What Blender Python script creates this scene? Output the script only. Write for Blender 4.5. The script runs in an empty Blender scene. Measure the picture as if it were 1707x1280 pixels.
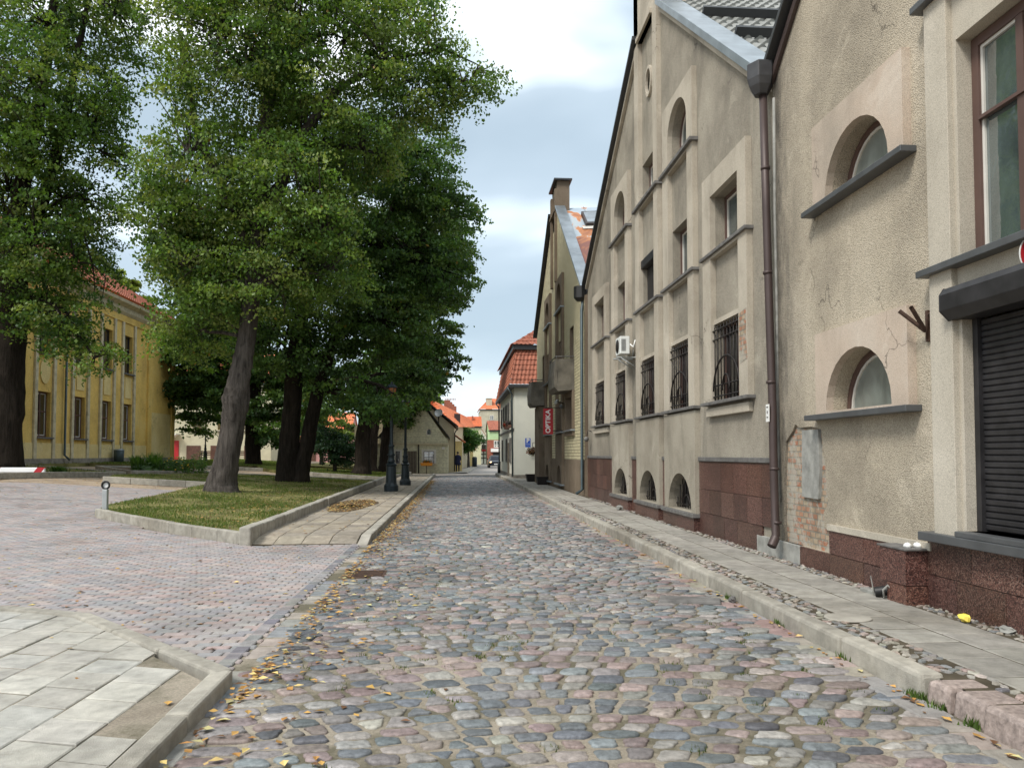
import bpy, bmesh, math, random
import numpy as np
from mathutils import Vector, Matrix, geometry
R = math.radians
rnd = random.Random(7)
nr = np.random.default_rng(7)
sc = bpy.context.scene
COL = sc.collection

# ------------------------------------------------------------------ camera
FPX = 1282.0; CX = 853.5; CYP = 705.7; EYE = 1.55
PITCH = math.atan(51.3 / FPX); YAW = math.atan((853.5 - 760) / FPX)
cam = bpy.data.cameras.new('camera'); camo = bpy.data.objects.new('camera', cam); COL.objects.link(camo)
cam.sensor_width = 36.0; cam.lens = 36.0 * FPX / 1707.0
cam.shift_y = (CYP - 640.0) / 1707.0
cam.clip_start = 0.05; cam.clip_end = 2000
camo.location = (0, 0, EYE)
camo.rotation_euler = (R(90) + PITCH, 0, -YAW)
sc.camera = camo
_F = np.array([math.sin(YAW) * math.cos(PITCH), math.cos(YAW) * math.cos(PITCH), math.sin(PITCH)])
_R = np.array([math.cos(YAW), -math.sin(YAW), 0]); _U = np.cross(_R, _F)
def at(u, v, Y):
    """photo position u,v seen at street distance Y -> world point"""
    d = _F + _R * (u - CX) / FPX - _U * (v - CYP) / FPX
    t = Y / d[1]
    return np.array([t * d[0], Y, EYE + t * d[2]])
def hgt(x, y):
    t = min(1, max(0, (y - 12) / 18)); t = t * t * (3 - 2 * t)
    return min(1.15, max(0, (-x - 4) / 14)) * .85 * t
def hgt_np(x, y):
    t = np.clip((y - 12) / 18, 0, 1); t = t * t * (3 - 2 * t)
    return np.clip((-x - 4) / 14, 0, 1.15) * .85 * t

# ------------------------------------------------------------------ light
SUN_EL, SUN_AZ = R(50), R(228)      # azimuth clockwise from +Y
w = bpy.data.worlds.new('World'); sc.world = w; w.use_nodes = True
nt = w.node_tree; nt.nodes.clear(); N = nt.nodes.new; L = nt.links.new
out = N('ShaderNodeOutputWorld'); bg = N('ShaderNodeBackground'); bg.inputs['Strength'].default_value = .12
sky = N('ShaderNodeTexSky'); sky.sky_type = 'NISHITA'; sky.sun_disc = False
sky.sun_elevation = SUN_EL; sky.sun_rotation = SUN_AZ; sky.air_density = 1.0; sky.dust_density = 2.0
tc = N('ShaderNodeTexCoord'); sep = N('ShaderNodeSeparateXYZ'); L(tc.outputs['Generated'], sep.inputs[0])
mp = N('ShaderNodeMapping'); mp.inputs['Scale'].default_value = (1.0, 1.0, 2.6); mp.inputs['Location'].default_value = (.37, .1, .52)
L(tc.outputs['Generated'], mp.inputs[0])
n1 = N('ShaderNodeTexNoise'); n1.inputs['Scale'].default_value = 1.6; n1.inputs['Detail'].default_value = 3.5; n1.inputs['Roughness'].default_value = .5
n1.inputs['Distortion'].default_value = .35
L(mp.outputs[0], n1.inputs['Vector'])
n2 = N('ShaderNodeTexNoise'); n2.inputs['Scale'].default_value = 6.5; n2.inputs['Detail'].default_value = 5
L(mp.outputs[0], n2.inputs['Vector'])
mx = N('ShaderNodeMath'); mx.operation = 'MULTIPLY_ADD'; mx.inputs[1].default_value = .08; L(n2.outputs['Fac'], mx.inputs[0]); L(n1.outputs['Fac'], mx.inputs[2])
# whiter cloud deck overhead, blue-grey lower
el = N('ShaderNodeMapRange'); el.inputs['From Min'].default_value = .0; el.inputs['From Max'].default_value = .62
el.inputs['To Min'].default_value = -.06; el.inputs['To Max'].default_value = .2; L(sep.outputs['Z'], el.inputs['Value'])
ad = N('ShaderNodeMath'); ad.operation = 'ADD'; L(mx.outputs[0], ad.inputs[0])
# cloud layers by height above the horizon, their edges broken up by noise
zz_ = N('ShaderNodeMath'); zz_.operation = 'MULTIPLY_ADD'; zz_.inputs[1].default_value = .22; L(n1.outputs['Fac'], zz_.inputs[0]); zo = N('ShaderNodeMath'); zo.operation = 'SUBTRACT'; zo.inputs[1].default_value = .11; L(sep.outputs['Z'], zo.inputs[0]); L(zo.outputs[0], zz_.inputs[2])
br = N('ShaderNodeValToRGB'); L(zz_.outputs[0], br.inputs[0]); be_ = br.color_ramp.elements; br.color_ramp.interpolation = 'B_SPLINE'
be_[0].position = 0; be_[0].color = (.5,) * 3 + (1,); be_[1].position = 1; be_[1].color = (.78,) * 3 + (1,)
for p_, v_ in ((.1, .5), (.17, .3), (.235, .36), (.275, .7), (.31, .64), (.35, .34), (.42, .36), (.46, .9), (.54, 1.0)): q_ = be_.new(p_); q_.color = (v_,) * 3 + (1,)
bm = N('ShaderNodeMath'); bm.operation = 'MULTIPLY_ADD'; bm.inputs[1].default_value = .36; bm.inputs[2].default_value = -.13; L(br.outputs[0], bm.inputs[0]); L(bm.outputs[0], ad.inputs[1])
cr = N('ShaderNodeValToRGB'); L(ad.outputs[0], cr.inputs[0])
ce = cr.color_ramp.elements; ce[0].position = .5; ce[0].color = (2.1, 2.6, 2.98, 1); ce[1].position = .76; ce[1].color = (5.9, 6.1, 6.2, 1)
e = ce.new(.6); e.color = (2.6, 3.12, 3.52, 1)
e = ce.new(.67); e.color = (4.2, 4.75, 5.0, 1)
mxs = N('ShaderNodeMixRGB'); mxs.inputs[0].default_value = .88; L(sky.outputs[0], mxs.inputs[1]); L(cr.outputs[0], mxs.inputs[2])
L(mxs.outputs[0], bg.inputs['Color']); L(bg.outputs[0], out.inputs[0])
sun = bpy.data.lights.new('sun', 'SUN'); suno = bpy.data.objects.new('sun', sun); COL.objects.link(suno)
sun.energy = 1.5; sun.angle = R(16); sun.color = (1.0, .95, .87)
sd = Vector((math.sin(SUN_AZ) * math.cos(SUN_EL), math.cos(SUN_AZ) * math.cos(SUN_EL), math.sin(SUN_EL)))
suno.rotation_euler = sd.to_track_quat('Z', 'Y').to_euler(); suno.location = (0, -20, 40)
sc.view_settings.view_transform = 'Standard'; sc.view_settings.look = 'None'
sc.view_settings.exposure = 1.14; sc.view_settings.gamma = 1.0
sc.cycles.max_bounces = 6; sc.cycles.diffuse_bounces = 3; sc.cycles.glossy_bounces = 2
sc.cycles.transmission_bounces = 4; sc.cycles.transparent_max_bounces = 6; sc.cycles.caustics_reflective = False; sc.cycles.caustics_refractive = False

# ------------------------------------------------------------------ mesh helpers
class MB:
    def __init__(s): s.v = []; s.f = []; s.m = []; s.sm = []
    def add(s, vs, fs, m=0, smooth=False):
        b = len(s.v); s.v += [tuple(map(float, p)) for p in vs]
        for f in fs: s.f.append([b + i for i in f]); s.m.append(m); s.sm.append(smooth)
    def box(s, x0, x1, y0, y1, z0, z1, m=0):
        vs = [(x0,y0,z0),(x1,y0,z0),(x1,y1,z0),(x0,y1,z0),(x0,y0,z1),(x1,y0,z1),(x1,y1,z1),(x0,y1,z1)]
        s.add(vs, [(0,3,2,1),(4,5,6,7),(0,1,5,4),(1,2,6,5),(2,3,7,6),(3,0,4,7)], m)
    def hexa(s, vs, m=0):
        s.add(vs, [(0,3,2,1),(4,5,6,7),(0,1,5,4),(1,2,6,5),(2,3,7,6),(3,0,4,7)], m)
    def quad(s, a, b, c, d, m=0): s.add([a,b,c,d], [(0,1,2,3)], m)
    def tube(s, pts, r, n=8, m=0, cap=True, smooth=True, jit=0, rng=None):
        pts = [np.array(p, float) for p in pts]; k = len(pts)
        rs = [r] * k if np.isscalar(r) else list(r)
        vs = []; prev = None
        for i, p in enumerate(pts):
            d = pts[min(i + 1, k - 1)] - pts[max(i - 1, 0)]; d = d / (np.linalg.norm(d) + 1e-9)
            if prev is None:
                a = np.array([0, 0, 1.]) if abs(d[2]) < .9 else np.array([1., 0, 0])
                u = np.cross(a, d)
            else: u = prev - d * (prev @ d)
            u /= np.linalg.norm(u) + 1e-9; prev = u; v2 = np.cross(d, u)
            for j in range(n):
                a = 2 * math.pi * j / n; rr = rs[i] * (1 + (jit * rng.uniform(-1, 1) if jit else 0))
                vs.append(p + rr * (math.cos(a) * u + math.sin(a) * v2))
        fs = [(i*n+j, i*n+(j+1)%n, (i+1)*n+(j+1)%n, (i+1)*n+j) for i in range(k-1) for j in range(n)]
        s.add(vs, fs, m, smooth)
        if cap:
            b = len(s.v) - k * n
            s.f.append([b + j for j in range(n)][::-1]); s.m.append(m); s.sm.append(False)
            s.f.append([b + (k-1)*n + j for j in range(n)]); s.m.append(m); s.sm.append(False)
    def lathe(s, prof, c, n=16, m=0, smooth=True):
        k = len(prof); vs = [(c[0] + r*math.cos(2*math.pi*j/n), c[1] + r*math.sin(2*math.pi*j/n), c[2] + z) for r, z in prof for j in range(n)]
        fs = [(i*n+j, i*n+(j+1)%n, (i+1)*n+(j+1)%n, (i+1)*n+j) for i in range(k-1) for j in range(n)]
        s.add(vs, fs, m, smooth)
        b = len(s.v) - k*n
        s.f.append([b+j for j in range(n)][::-1]); s.m.append(m); s.sm.append(False)
        s.f.append([b+(k-1)*n+j for j in range(n)]); s.m.append(m); s.sm.append(False)
    def ball(s, c, r, n=10, m=0):
        r = (r, r, r) if np.isscalar(r) else r
        h = n // 2
        vs = [(c[0] + r[0]*math.sin(math.pi*i/h)*math.cos(2*math.pi*j/n), c[1] + r[1]*math.sin(math.pi*i/h)*math.sin(2*math.pi*j/n), c[2] + r[2]*math.cos(math.pi*i/h)) for i in range(h+1) for j in range(n)]
        s.add(vs, [(i*n+j, (i+1)*n+j, (i+1)*n+(j+1)%n, i*n+(j+1)%n) for i in range(h) for j in range(n)], m, True)

def setp(o, label=None, cat=None, group=None, kind=None):
    if label: o['label'] = label
    if cat: o['category'] = cat
    if group: o['group'] = group
    if kind: o['kind'] = kind
    return o
def thing(name, loc, label, cat, group=None, kind=None):
    o = bpy.data.objects.new(name, None); COL.objects.link(o); o.location = loc; o.empty_display_size = .2
    return setp(o, label, cat, group, kind)
def wloc(o):
    l = Vector((0, 0, 0))
    while o: l += o.location; o = o.parent
    return l
def obj(name, mb, mats, parent=None, bevel=0, label=None, cat=None, group=None, kind=None, col=None, weld=False):
    me = bpy.data.meshes.new(name)
    off = wloc(parent) if parent else Vector((0, 0, 0)); loc = Vector((0, 0, 0))
    V = np.array(mb.v, float).reshape(-1, 3)
    if parent is None and kind is None and len(V):
        loc = Vector(((V[:,0].min() + V[:,0].max()) / 2, (V[:,1].min() + V[:,1].max()) / 2, V[:,2].min())); off = loc
    V = V - np.array(off)
    me.from_pydata(V.tolist(), [], mb.f)
    if not isinstance(mats, (list, tuple)): mats = [mats]
    for m_ in mats: me.materials.append(m_)
    me.polygons.foreach_set('material_index', mb.m); me.polygons.foreach_set('use_smooth', mb.sm)
    if col is not None:
        a = me.color_attributes.new('Col', 'FLOAT_COLOR', 'POINT'); c = np.ones((len(V), 4)); c[:, :3] = col; a.data.foreach_set('color', c.ravel())
    me.update()
    o = bpy.data.objects.new(name, me); COL.objects.link(o); o.location = loc
    if parent: o.parent = parent
    if bevel:
        b = o.modifiers.new('bevel', 'BEVEL'); b.width = bevel; b.segments = 2; b.limit_method = 'ANGLE'; b.angle_limit = R(40)
    return setp(o, label, cat, group, kind)
def npobj(name, V, F, mat, col=None, parent=None, smooth=False, label=None, cat=None, group=None, kind=None):
    """fast mesh from numpy arrays; F is (n,k) or a list of such"""
    me = bpy.data.meshes.new(name)
    off = np.array(wloc(parent)) if parent else np.zeros(3)
    V = np.asarray(V, float) - off
    Fs = F if isinstance(F, list) else [F]
    tot = sum(len(f) for f in Fs)
    me.vertices.add(len(V)); me.vertices.foreach_set('co', V.astype(np.float32).ravel())
    li = np.concatenate([f.ravel() for f in Fs]).astype(np.int32); me.loops.add(len(li)); me.loops.foreach_set('vertex_index', li)
    me.polygons.add(tot); cnt = np.concatenate([np.full(len(f), f.shape[1]) for f in Fs]); st = np.concatenate([[0], np.cumsum(cnt)[:-1]])
    me.polygons.foreach_set('loop_start', st.astype(np.int32))
    me.polygons.foreach_set('use_smooth', np.full(tot, smooth))
    for m_ in (mat if isinstance(mat, (list, tuple)) else [mat]): me.materials.append(m_)
    me.update(calc_edges=True); me.validate()
    if col is not None:
        a = me.color_attributes.new('Col', 'FLOAT_COLOR', 'POINT'); c = np.ones((len(V), 4)); c[:, :3] = col; a.data.foreach_set('color', c.astype(np.float32).ravel())
    o = bpy.data.objects.new(name, me); COL.objects.link(o)
    if parent: o.parent = parent
    return setp(o, label, cat, group, kind)

# ------------------------------------------------------------------ materials
def s2l(c): return tuple(((x / 255) / 12.92 if x / 255 <= .04045 else ((x / 255 + .055) / 1.055) ** 2.4) for x in c)
def newmat(name):
    m = bpy.data.materials.new(name); m.use_nodes = True; return m, m.node_tree, m.node_tree.nodes['Principled BSDF']
def noise(nt, scale, detail=4, rough=.55, vec=None, sc3=None, coord='Object', dist=0):
    t = nt.nodes.new('ShaderNodeTexCoord'); src = t.outputs[coord]
    if sc3:
        mpn = nt.nodes.new('ShaderNodeMapping'); mpn.inputs['Scale'].default_value = sc3; nt.links.new(src, mpn.inputs[0]); src = mpn.outputs[0]
    n = nt.nodes.new('ShaderNodeTexNoise'); n.inputs['Scale'].default_value = scale; n.inputs['Detail'].default_value = detail; n.inputs['Roughness'].default_value = rough
    n.inputs['Distortion'].default_value = dist
    nt.links.new(src, n.inputs['Vector']); return n.outputs['Fac']
def ramp(nt, fac, stops):
    r = nt.nodes.new('ShaderNodeValToRGB'); nt.links.new(fac, r.inputs[0]); e = r.color_ramp.elements
    e[0].position, e[0].color = stops[0][0], (*stops[0][1], 1); e[1].position, e[1].color = stops[-1][0], (*stops[-1][1], 1)
    for p, c in stops[1:-1]: q = e.new(p); q.color = (*c, 1)
    return r.outputs[0]
def mix(nt, a, b, fac, mode='MIX'):
    n = nt.nodes.new('ShaderNodeMixRGB'); n.blend_type = mode
    for i, x in ((0, fac), (1, a), (2, b)):
        if isinstance(x, (int, float)): n.inputs[i].default_value = x if i == 0 else (x, x, x, 1)
        elif isinstance(x, tuple): n.inputs[i].default_value = (*x, 1)
        else: nt.links.new(x, n.inputs[i])
    return n.outputs[0]
def bump(nt, b, fac, strength=.4, dist=.01, prev=None):
    n = nt.nodes.new('ShaderNodeBump'); n.inputs['Strength'].default_value = strength; n.inputs['Distance'].default_value = dist
    nt.links.new(fac, n.inputs['Height'])
    if prev is not None: nt.links.new(prev, n.inputs['Normal'])
    nt.links.new(n.outputs[0], b.inputs['Normal']); return n.outputs[0]
def simple(name, c, rough=.6, metal=0, var=.12, scale=3.0, bumps=None, spec=.5, streak=0):
    m, nt, b = newmat(name)
    n = noise(nt, scale, 5); lo = tuple(x * (1 - var) for x in c); hi = tuple(min(1, x * (1 + var)) for x in c)
    o = ramp(nt, n, [(.3, lo), (.7, hi)])
    if streak:
        st = noise(nt, 1.0, 5, .6, sc3=(6, 6, .7)); o = mix(nt, o, tuple(x * .5 for x in c), ramp(nt, st, [(.55, (0, 0, 0)), (.8, (streak,) * 3)]))
    nt.links.new(o, b.inputs['Base Color']); b.inputs['Roughness'].default_value = rough; b.inputs['Metallic'].default_value = metal
    b.inputs['Specular IOR Level'].default_value = spec
    if bumps: bump(nt, b, noise(nt, bumps[0], 4), bumps[1], .01)
    return m
def attrmat(name, rough=.7, nscale=14, namt=.35, bumps=(45, .35), spec=.5):
    m, nt, b = newmat(name); a = nt.nodes.new('ShaderNodeAttribute'); a.attribute_name = 'Col'
    n = noise(nt, nscale, 6, .65); f = ramp(nt, n, [(.25, (1 - namt,) * 3), (.75, (1 + namt,) * 3)])
    big = ramp(nt, noise(nt, .55, 6, .65, dist=.5), [(.32, (.74, .72, .69)), (.5, (1, 1, 1)), (.7, (1.08, 1.07, 1.05))])
    nt.links.new(mix(nt, mix(nt, a.outputs['Color'], big, 1.0, 'MULTIPLY'), f, 1.0, 'MULTIPLY'), b.inputs['Base Color'])
    b.inputs['Roughness'].default_value = rough; b.inputs['Specular IOR Level'].default_value = spec
    if bumps: bump(nt, b, noise(nt, bumps[0], 5, .65), bumps[1], .01)
    return m
def roughcast(name, base, dark, light, bs=1.0, grime=.6, fine=95, stain=False, crack=.75):
    m, nt, b = newmat(name)
    big = noise(nt, .55, 6, .6); med = noise(nt, 3.0, 6, .65); strk = noise(nt, 1.0, 6, .62, sc3=(1.5, 1.5, .5), dist=.5)
    c = ramp(nt, big, [(.3, dark), (.52, base), (.72, light)])
    c = mix(nt, c, tuple(x * .6 for x in dark), ramp(nt, strk, [(.5, (0, 0, 0)), (.74, (grime,) * 3)]))
    c = mix(nt, c, light, ramp(nt, med, [(.5, (0, 0, 0)), (.8, (.35,) * 3)]))
    v = nt.nodes.new('ShaderNodeTexVoronoi'); v.inputs['Scale'].default_value = fine; t = nt.nodes.new('ShaderNodeTexCoord'); nt.links.new(t.outputs['Object'], v.inputs['Vector'])
    # hairline cracks, broken up by a mask
    cv = nt.nodes.new('ShaderNodeTexVoronoi'); cv.feature = 'DISTANCE_TO_EDGE'; cv.inputs['Scale'].default_value = .75
    wv = nt.nodes.new('ShaderNodeTexNoise'); wv.inputs['Scale'].default_value = 3.5; wv.inputs['Detail'].default_value = 6; nt.links.new(t.outputs['Object'], wv.inputs['Vector'])
    va = nt.nodes.new('ShaderNodeVectorMath'); va.operation = 'MULTIPLY_ADD'; va.inputs[1].default_value = (.6, .6, .6); nt.links.new(wv.outputs['Color'], va.inputs[0]); nt.links.new(t.outputs['Object'], va.inputs[2]); nt.links.new(va.outputs[0], cv.inputs['Vector'])
    ck = ramp(nt, cv.outputs['Distance'], [(.003, (1, 1, 1)), (.008, (0, 0, 0))]); mk = ramp(nt, noise(nt, .45, 3), [(.56, (0, 0, 0)), (.62, (crack,) * 3)])
    c = mix(nt, c, (.07, .06, .05), mix(nt, ck, mk, 1.0, 'MULTIPLY'))
    # repaired / washed patches
    c = mix(nt, c, tuple(min(1, x * 1.12) for x in light), ramp(nt, noise(nt, 1.1, 7, .7, dist=.8), [(.6, (0, 0, 0)), (.64, (.4,) * 3)]))
    if stain:
        sx = nt.nodes.new('ShaderNodeSeparateXYZ'); nt.links.new(t.outputs['Object'], sx.inputs[0])
        r1 = nt.nodes.new('ShaderNodeMapRange'); r1.inputs['From Min'].default_value = 5.5; r1.inputs['From Max'].default_value = 6.35; nt.links.new(sx.outputs['Y'], r1.inputs['Value'])
        sm_ = mix(nt, r1.outputs[0], ramp(nt, noise(nt, 1.6, 7, .7, sc3=(1, 1.4, .5)), [(.3, (.1,) * 3), (.6, (1,) * 3)]), 1.0, 'MULTIPLY')
        c = mix(nt, c, (.11, .1, .085), sm_)
    sp = ramp(nt, v.outputs['Distance'], [(.1, (1.25,) * 3), (.75, (.62,) * 3)])
    c = mix(nt, c, sp, .8, 'MULTIPLY')
    nt.links.new(c, b.inputs['Base Color']); b.inputs['Roughness'].default_value = .95; b.inputs['Specular IOR Level'].default_value = .15
    p = bump(nt, b, noise(nt, fine * .8, 3), .55 * bs, .012)
    bump(nt, b, v.outputs['Distance'], .6 * bs, .01, p)
    return m
def bricks(name, c1, c2, mortar, bw, bh, axis='yz', msize=.012, off=.5, bstr=.6, smear=None, grime=.5):
    m, nt, b = newmat(name); t = nt.nodes.new('ShaderNodeTexCoord'); sp = nt.nodes.new('ShaderNodeSeparateXYZ'); nt.links.new(t.outputs['Object'], sp.inputs[0])
    cb = nt.nodes.new('ShaderNodeCombineXYZ'); nt.links.new(sp.outputs['XYZ'.index(axis[0].upper())], cb.inputs[0]); nt.links.new(sp.outputs['XYZ'.index(axis[1].upper())], cb.inputs[1])
    br = nt.nodes.new('ShaderNodeTexBrick'); nt.links.new(cb.outputs[0], br.inputs['Vector']); br.inputs['Scale'].default_value = 1
    br.inputs['Brick Width'].default_value = bw; br.inputs['Row Height'].default_value = bh; br.inputs['Mortar Size'].default_value = msize
    br.inputs['Mortar Smooth'].default_value = .2; br.offset = off
    br.inputs['Color1'].default_value = (*c1, 1); br.inputs['Color2'].default_value = (*c2, 1); br.inputs['Mortar'].default_value = (*mortar, 1)
    n = noise(nt, 6, 6, .65); c = mix(nt, br.outputs['Color'], ramp(nt, n, [(.25, (.6,) * 3), (.75, (1.25,) * 3)]), 1.0, 'MULTIPLY')
    g = noise(nt, .9, 5, .6, sc3=(1, 1, .4)); c = mix(nt, c, tuple(x * .4 for x in c2), ramp(nt, g, [(.5, (0, 0, 0)), (.8, (grime,) * 3)]))
    if smear: c = mix(nt, c, smear, ramp(nt, noise(nt, 3.2, 7, .75, dist=.6), [(.47, (0, 0, 0)), (.55, (.85,) * 3)]))
    nt.links.new(c, b.inputs['Base Color']); b.inputs['Roughness'].default_value = .85
    iv = nt.nodes.new('ShaderNodeMath'); iv.operation = 'SUBTRACT'; iv.inputs[0].default_value = 1; nt.links.new(br.outputs['Fac'], iv.inputs[1])
    p = bump(nt, b, iv.outputs[0], bstr, .01); bump(nt, b, noise(nt, 60, 4), .3, .006, p)
    return m
def granite(name):
    m, nt, b = newmat(name); t = nt.nodes.new('ShaderNodeTexCoord')
    v = nt.nodes.new('ShaderNodeTexVoronoi'); v.inputs['Scale'].default_value = 110; nt.links.new(t.outputs['Object'], v.inputs['Vector'])
    cells = nt.nodes.new('ShaderNodeSeparateColor'); nt.links.new(v.outputs['Color'], cells.inputs[0])
    c = ramp(nt, cells.outputs[0], [(.15, (.018, .010, .009)), (.45, (.085, .036, .028)), (.75, (.15, .072, .055)), (.97, (.24, .15, .12))])
    c = mix(nt, c, (.04, .02, .018), ramp(nt, noise(nt, 1.3, 5), [(.4, (0, 0, 0)), (.75, (.55,) * 3)]))
    at_ = nt.nodes.new('ShaderNodeAttribute'); at_.attribute_name = 'Col'
    c = mix(nt, c, at_.outputs['Color'], 1.0, 'MULTIPLY')
    nt.links.new(c, b.inputs['Base Color']); b.inputs['Roughness'].default_value = .42; return m
def leafmat(name):
    m = bpy.data.materials.new(name); m.use_nodes = True; nt = m.node_tree; nt.nodes.clear()
    o = nt.nodes.new('ShaderNodeOutputMaterial'); a = nt.nodes.new('ShaderNodeAttribute'); a.attribute_name = 'Col'
    d = nt.nodes.new('ShaderNodeBsdfPrincipled'); d.inputs['Roughness'].default_value = .5; d.inputs['Specular IOR Level'].default_value = .35
    t = nt.nodes.new('ShaderNodeBsdfTranslucent'); mm = nt.nodes.new('ShaderNodeMixShader'); mm.inputs[0].default_value = .42
    nt.links.new(a.outputs['Color'], d.inputs['Base Color'])
    y = mix(nt, a.outputs['Color'], (1.25, 1.3, .5), 1.0, 'MULTIPLY'); nt.links.new(y, t.inputs['Color'])
    nt.links.new(d.outputs[0], mm.inputs[1]); nt.links.new(t.outputs[0], mm.inputs[2]); nt.links.new(mm.outputs[0], o.inputs[0]); return m
def barkmat(name, c1, c2):
    m, nt, b = newmat(name)
    n = noise(nt, 9, 8, .7, sc3=(1, 1, .14), dist=.4); n2 = noise(nt, 1.2, 5)
    c = ramp(nt, n, [(.35, c1), (.65, c2)]); c = mix(nt, c, tuple(x * 1.7 for x in c2), ramp(nt, n2, [(.55, (0, 0, 0)), (.8, (.5,) * 3)]))
    nt.links.new(c, b.inputs['Base Color']); b.inputs['Roughness'].default_value = .95; b.inputs['Specular IOR Level'].default_value = .1
    bump(nt, b, n, 1.0, .06); return m
def glassmat(name, c, rough=.08, nscale=2.0):
    m, nt, b = newmat(name); n = noise(nt, nscale, 5, .6, sc3=(1, 1, .45), dist=.8)
    nt.links.new(ramp(nt, n, [(.36, tuple(x * .6 for x in c)), (.66, tuple(x * 1.25 for x in c))]), b.inputs['Base Color']); b.inputs['Roughness'].default_value = rough  # streaky base colour imitates mottled reflections and curtains in the panes
    b.inputs['Specular IOR Level'].default_value = .9; b.inputs['IOR'].default_value = 2.1; bump(nt, b, noise(nt, 2.2, 3), .1, .04); return m

M = {}
M['stone'] = attrmat('cobble_stone', .5, 24, .5, (30, .9), .5)
M['slab'] = attrmat('concrete_slab', .9, 6, .34, (120, .9), .2)
M['paver'] = attrmat('clay_paver', .8, 12, .22, (80, .3), .3)
def sandmat():
    m, nt, b = newmat('joint_sand'); n = noise(nt, 2.0, 6, .6); n2 = noise(nt, 60, 5, .7)
    c = ramp(nt, n, [(.3, (.23, .195, .15)), (.55, (.36, .315, .25)), (.75, (.43, .38, .3))]); c = mix(nt, c, ramp(nt, n2, [(.3, (.65,) * 3), (.7, (1.2,) * 3)]), 1, 'MULTIPLY'); c = mix(nt, c, (.075, .068, .038), ramp(nt, noise(nt, 1.0, 7, .7), [(.44, (0, 0, 0)), (.56, (.85,) * 3)]))
    nt.links.new(c, b.inputs['Base Color']); b.inputs['Roughness'].default_value = .95; bump(nt, b, n2, .7, .01); return m
M['sand'] = sandmat()
M['dirt'] = simple('park_path_grit', (.34, .27, .2), .95, var=.3, scale=1.5, bumps=(40, .6), spec=.2)
M['joint'] = simple('dark_joint_soil', (.085, .072, .052), 1, var=.35, scale=5, bumps=(50, .6), spec=.1)
M['soil'] = simple('soil', (.10, .075, .05), 1, var=.3, scale=6, bumps=(30, .8), spec=.1)
M['turf'] = simple('turf', (.16, .15, .06), 1, var=.55, scale=1.2, bumps=(60, .8), spec=.1)
M['cast'] = roughcast('roughcast_render', (.365, .33, .27), (.22, .2, .165), (.46, .42, .345), 1.1, .55)
M['cast2'] = roughcast('pale_roughcast_render', (.49, .43, .335), (.31, .272, .215), (.585, .52, .415), 1.15, .35, 80, stain=True)
M['smooth'] = roughcast('smooth_trim_plaster', (.5, .45, .37), (.35, .31, .25), (.58, .525, .435), .12, .45, 160)
M['smooth2'] = roughcast('pale_trim_plaster', (.52, .475, .395), (.43, .39, .32), (.575, .53, .45), .08, .25, 160, crack=.12)
M['grey_plaster'] = roughcast('grey_plaster', (.38, .345, .28), (.25, .22, .175), (.45, .41, .34), .08, .5, 160)
M['pink_plaster'] = roughcast('pinkish_plaster', (.54, .445, .36), (.38, .33, .27), (.6, .53, .45), .1, .35, 160)
M['sill'] = simple('grey_sheet_sill', (.1, .105, .11), .45, .3, .18, 4)
M['sill_worn'] = simple('worn_grey_sill', (.13, .125, .12), .7, 0, .35, 7, (40, .3))
M['granite'] = granite('red_brown_granite')
M['frame'] = simple('brown_window_frame', (.095, .055, .045), .5, var=.15)
M['frame_dk'] = simple('dark_window_frame', (.03, .022, .02), .5)
M['frame_w'] = simple('white_window_frame', (.62, .6, .55), .5)
M['glass'] = glassmat('grey_green_glass', (.075, .1, .1), .04)
M['glass_dk'] = glassmat('dark_glass', (.02, .024, .028), .08)
M['glass_frost'] = glassmat('frosted_glass', (.17, .2, .185), .35, 4)
M['curtain'] = simple('pale_curtain', (.42, .4, .35), .9, var=.3, scale=9)
M['iron'] = simple('black_iron', (.018, .014, .013), .55, .3, .2)
M['rust_iron'] = simple('rusty_iron', (.07, .04, .028), .8, .2, .4, 20)
M['pipe_br'] = simple('brown_downpipe', (.06, .041, .038), .5, .2, .15, 3)
M['pipe_gr'] = simple('slate_downpipe', (.06, .085, .095), .45, .3, .2)
M['hopper'] = simple('dark_hopper', (.055, .055, .058), .5, .3, .25, 5)
M['zinc'] = simple('zinc_flashing', (.30, .34, .37), .42, .7, .22, 2.2, streak=.4)
M['metal_dk'] = simple('dark_sheet_metal', (.05, .052, .055), .45, .4)
M['tile_gr'] = simple('grey_roof_tile', (.26, .265, .25), .45, .1, .12, 2)
M['tile_red'] = simple('red_roof_tile', (.36, .125, .075), .75, 0, .3, 3.5, (30, .3))
M['tile_or'] = simple('orange_roof_tile', (.62, .19, .08), .75, 0, .2, 2.5, (12, .4))
M['shutter'] = simple('charcoal_shutter', (.026, .025, .027), .48, .15, .4, 6, streak=.5)
M['ybrick'] = bricks('pale_yellow_brick', (.66, .6, .39), (.54, .48, .3), (.17, .145, .1), .3, .115, 'yz', .011, bstr=.5, grime=.15)
M['umber'] = roughcast('brown_plaster', (.21, .165, .12), (.14, .105, .075), (.27, .215, .16), .1, .4, 120)
M['rbrick'] = bricks('exposed_red_brick', (.36, .14, .075), (.4, .33, .23), (.24, .215, .17), .13, .078, 'yz', .012, bstr=1.0, smear=(.38, .355, .3))
M['cement'] = simple('grey_cement_patch', (.27, .27, .25), .9, 0, .35, 5, (25, .5))
M['conc'] = simple('grey_concrete', (.33, .31, .27), .92, 0, .25, 3, (60, .4), .2)
M['conc_dk'] = simple('stained_concrete', (.15, .135, .11), .9, 0, .4, 2.5, (50, .4), streak=.6)
M['white_wall'] = simple('off_white_render', (.66, .66, .58), .9, 0, .07, 1.2, (80, .15), streak=.12)
M['yellow_wall'] = roughcast('ochre_render', (.84, .58, .17), (.62, .42, .14), (.86, .64, .24), .15, .35, 60)
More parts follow.
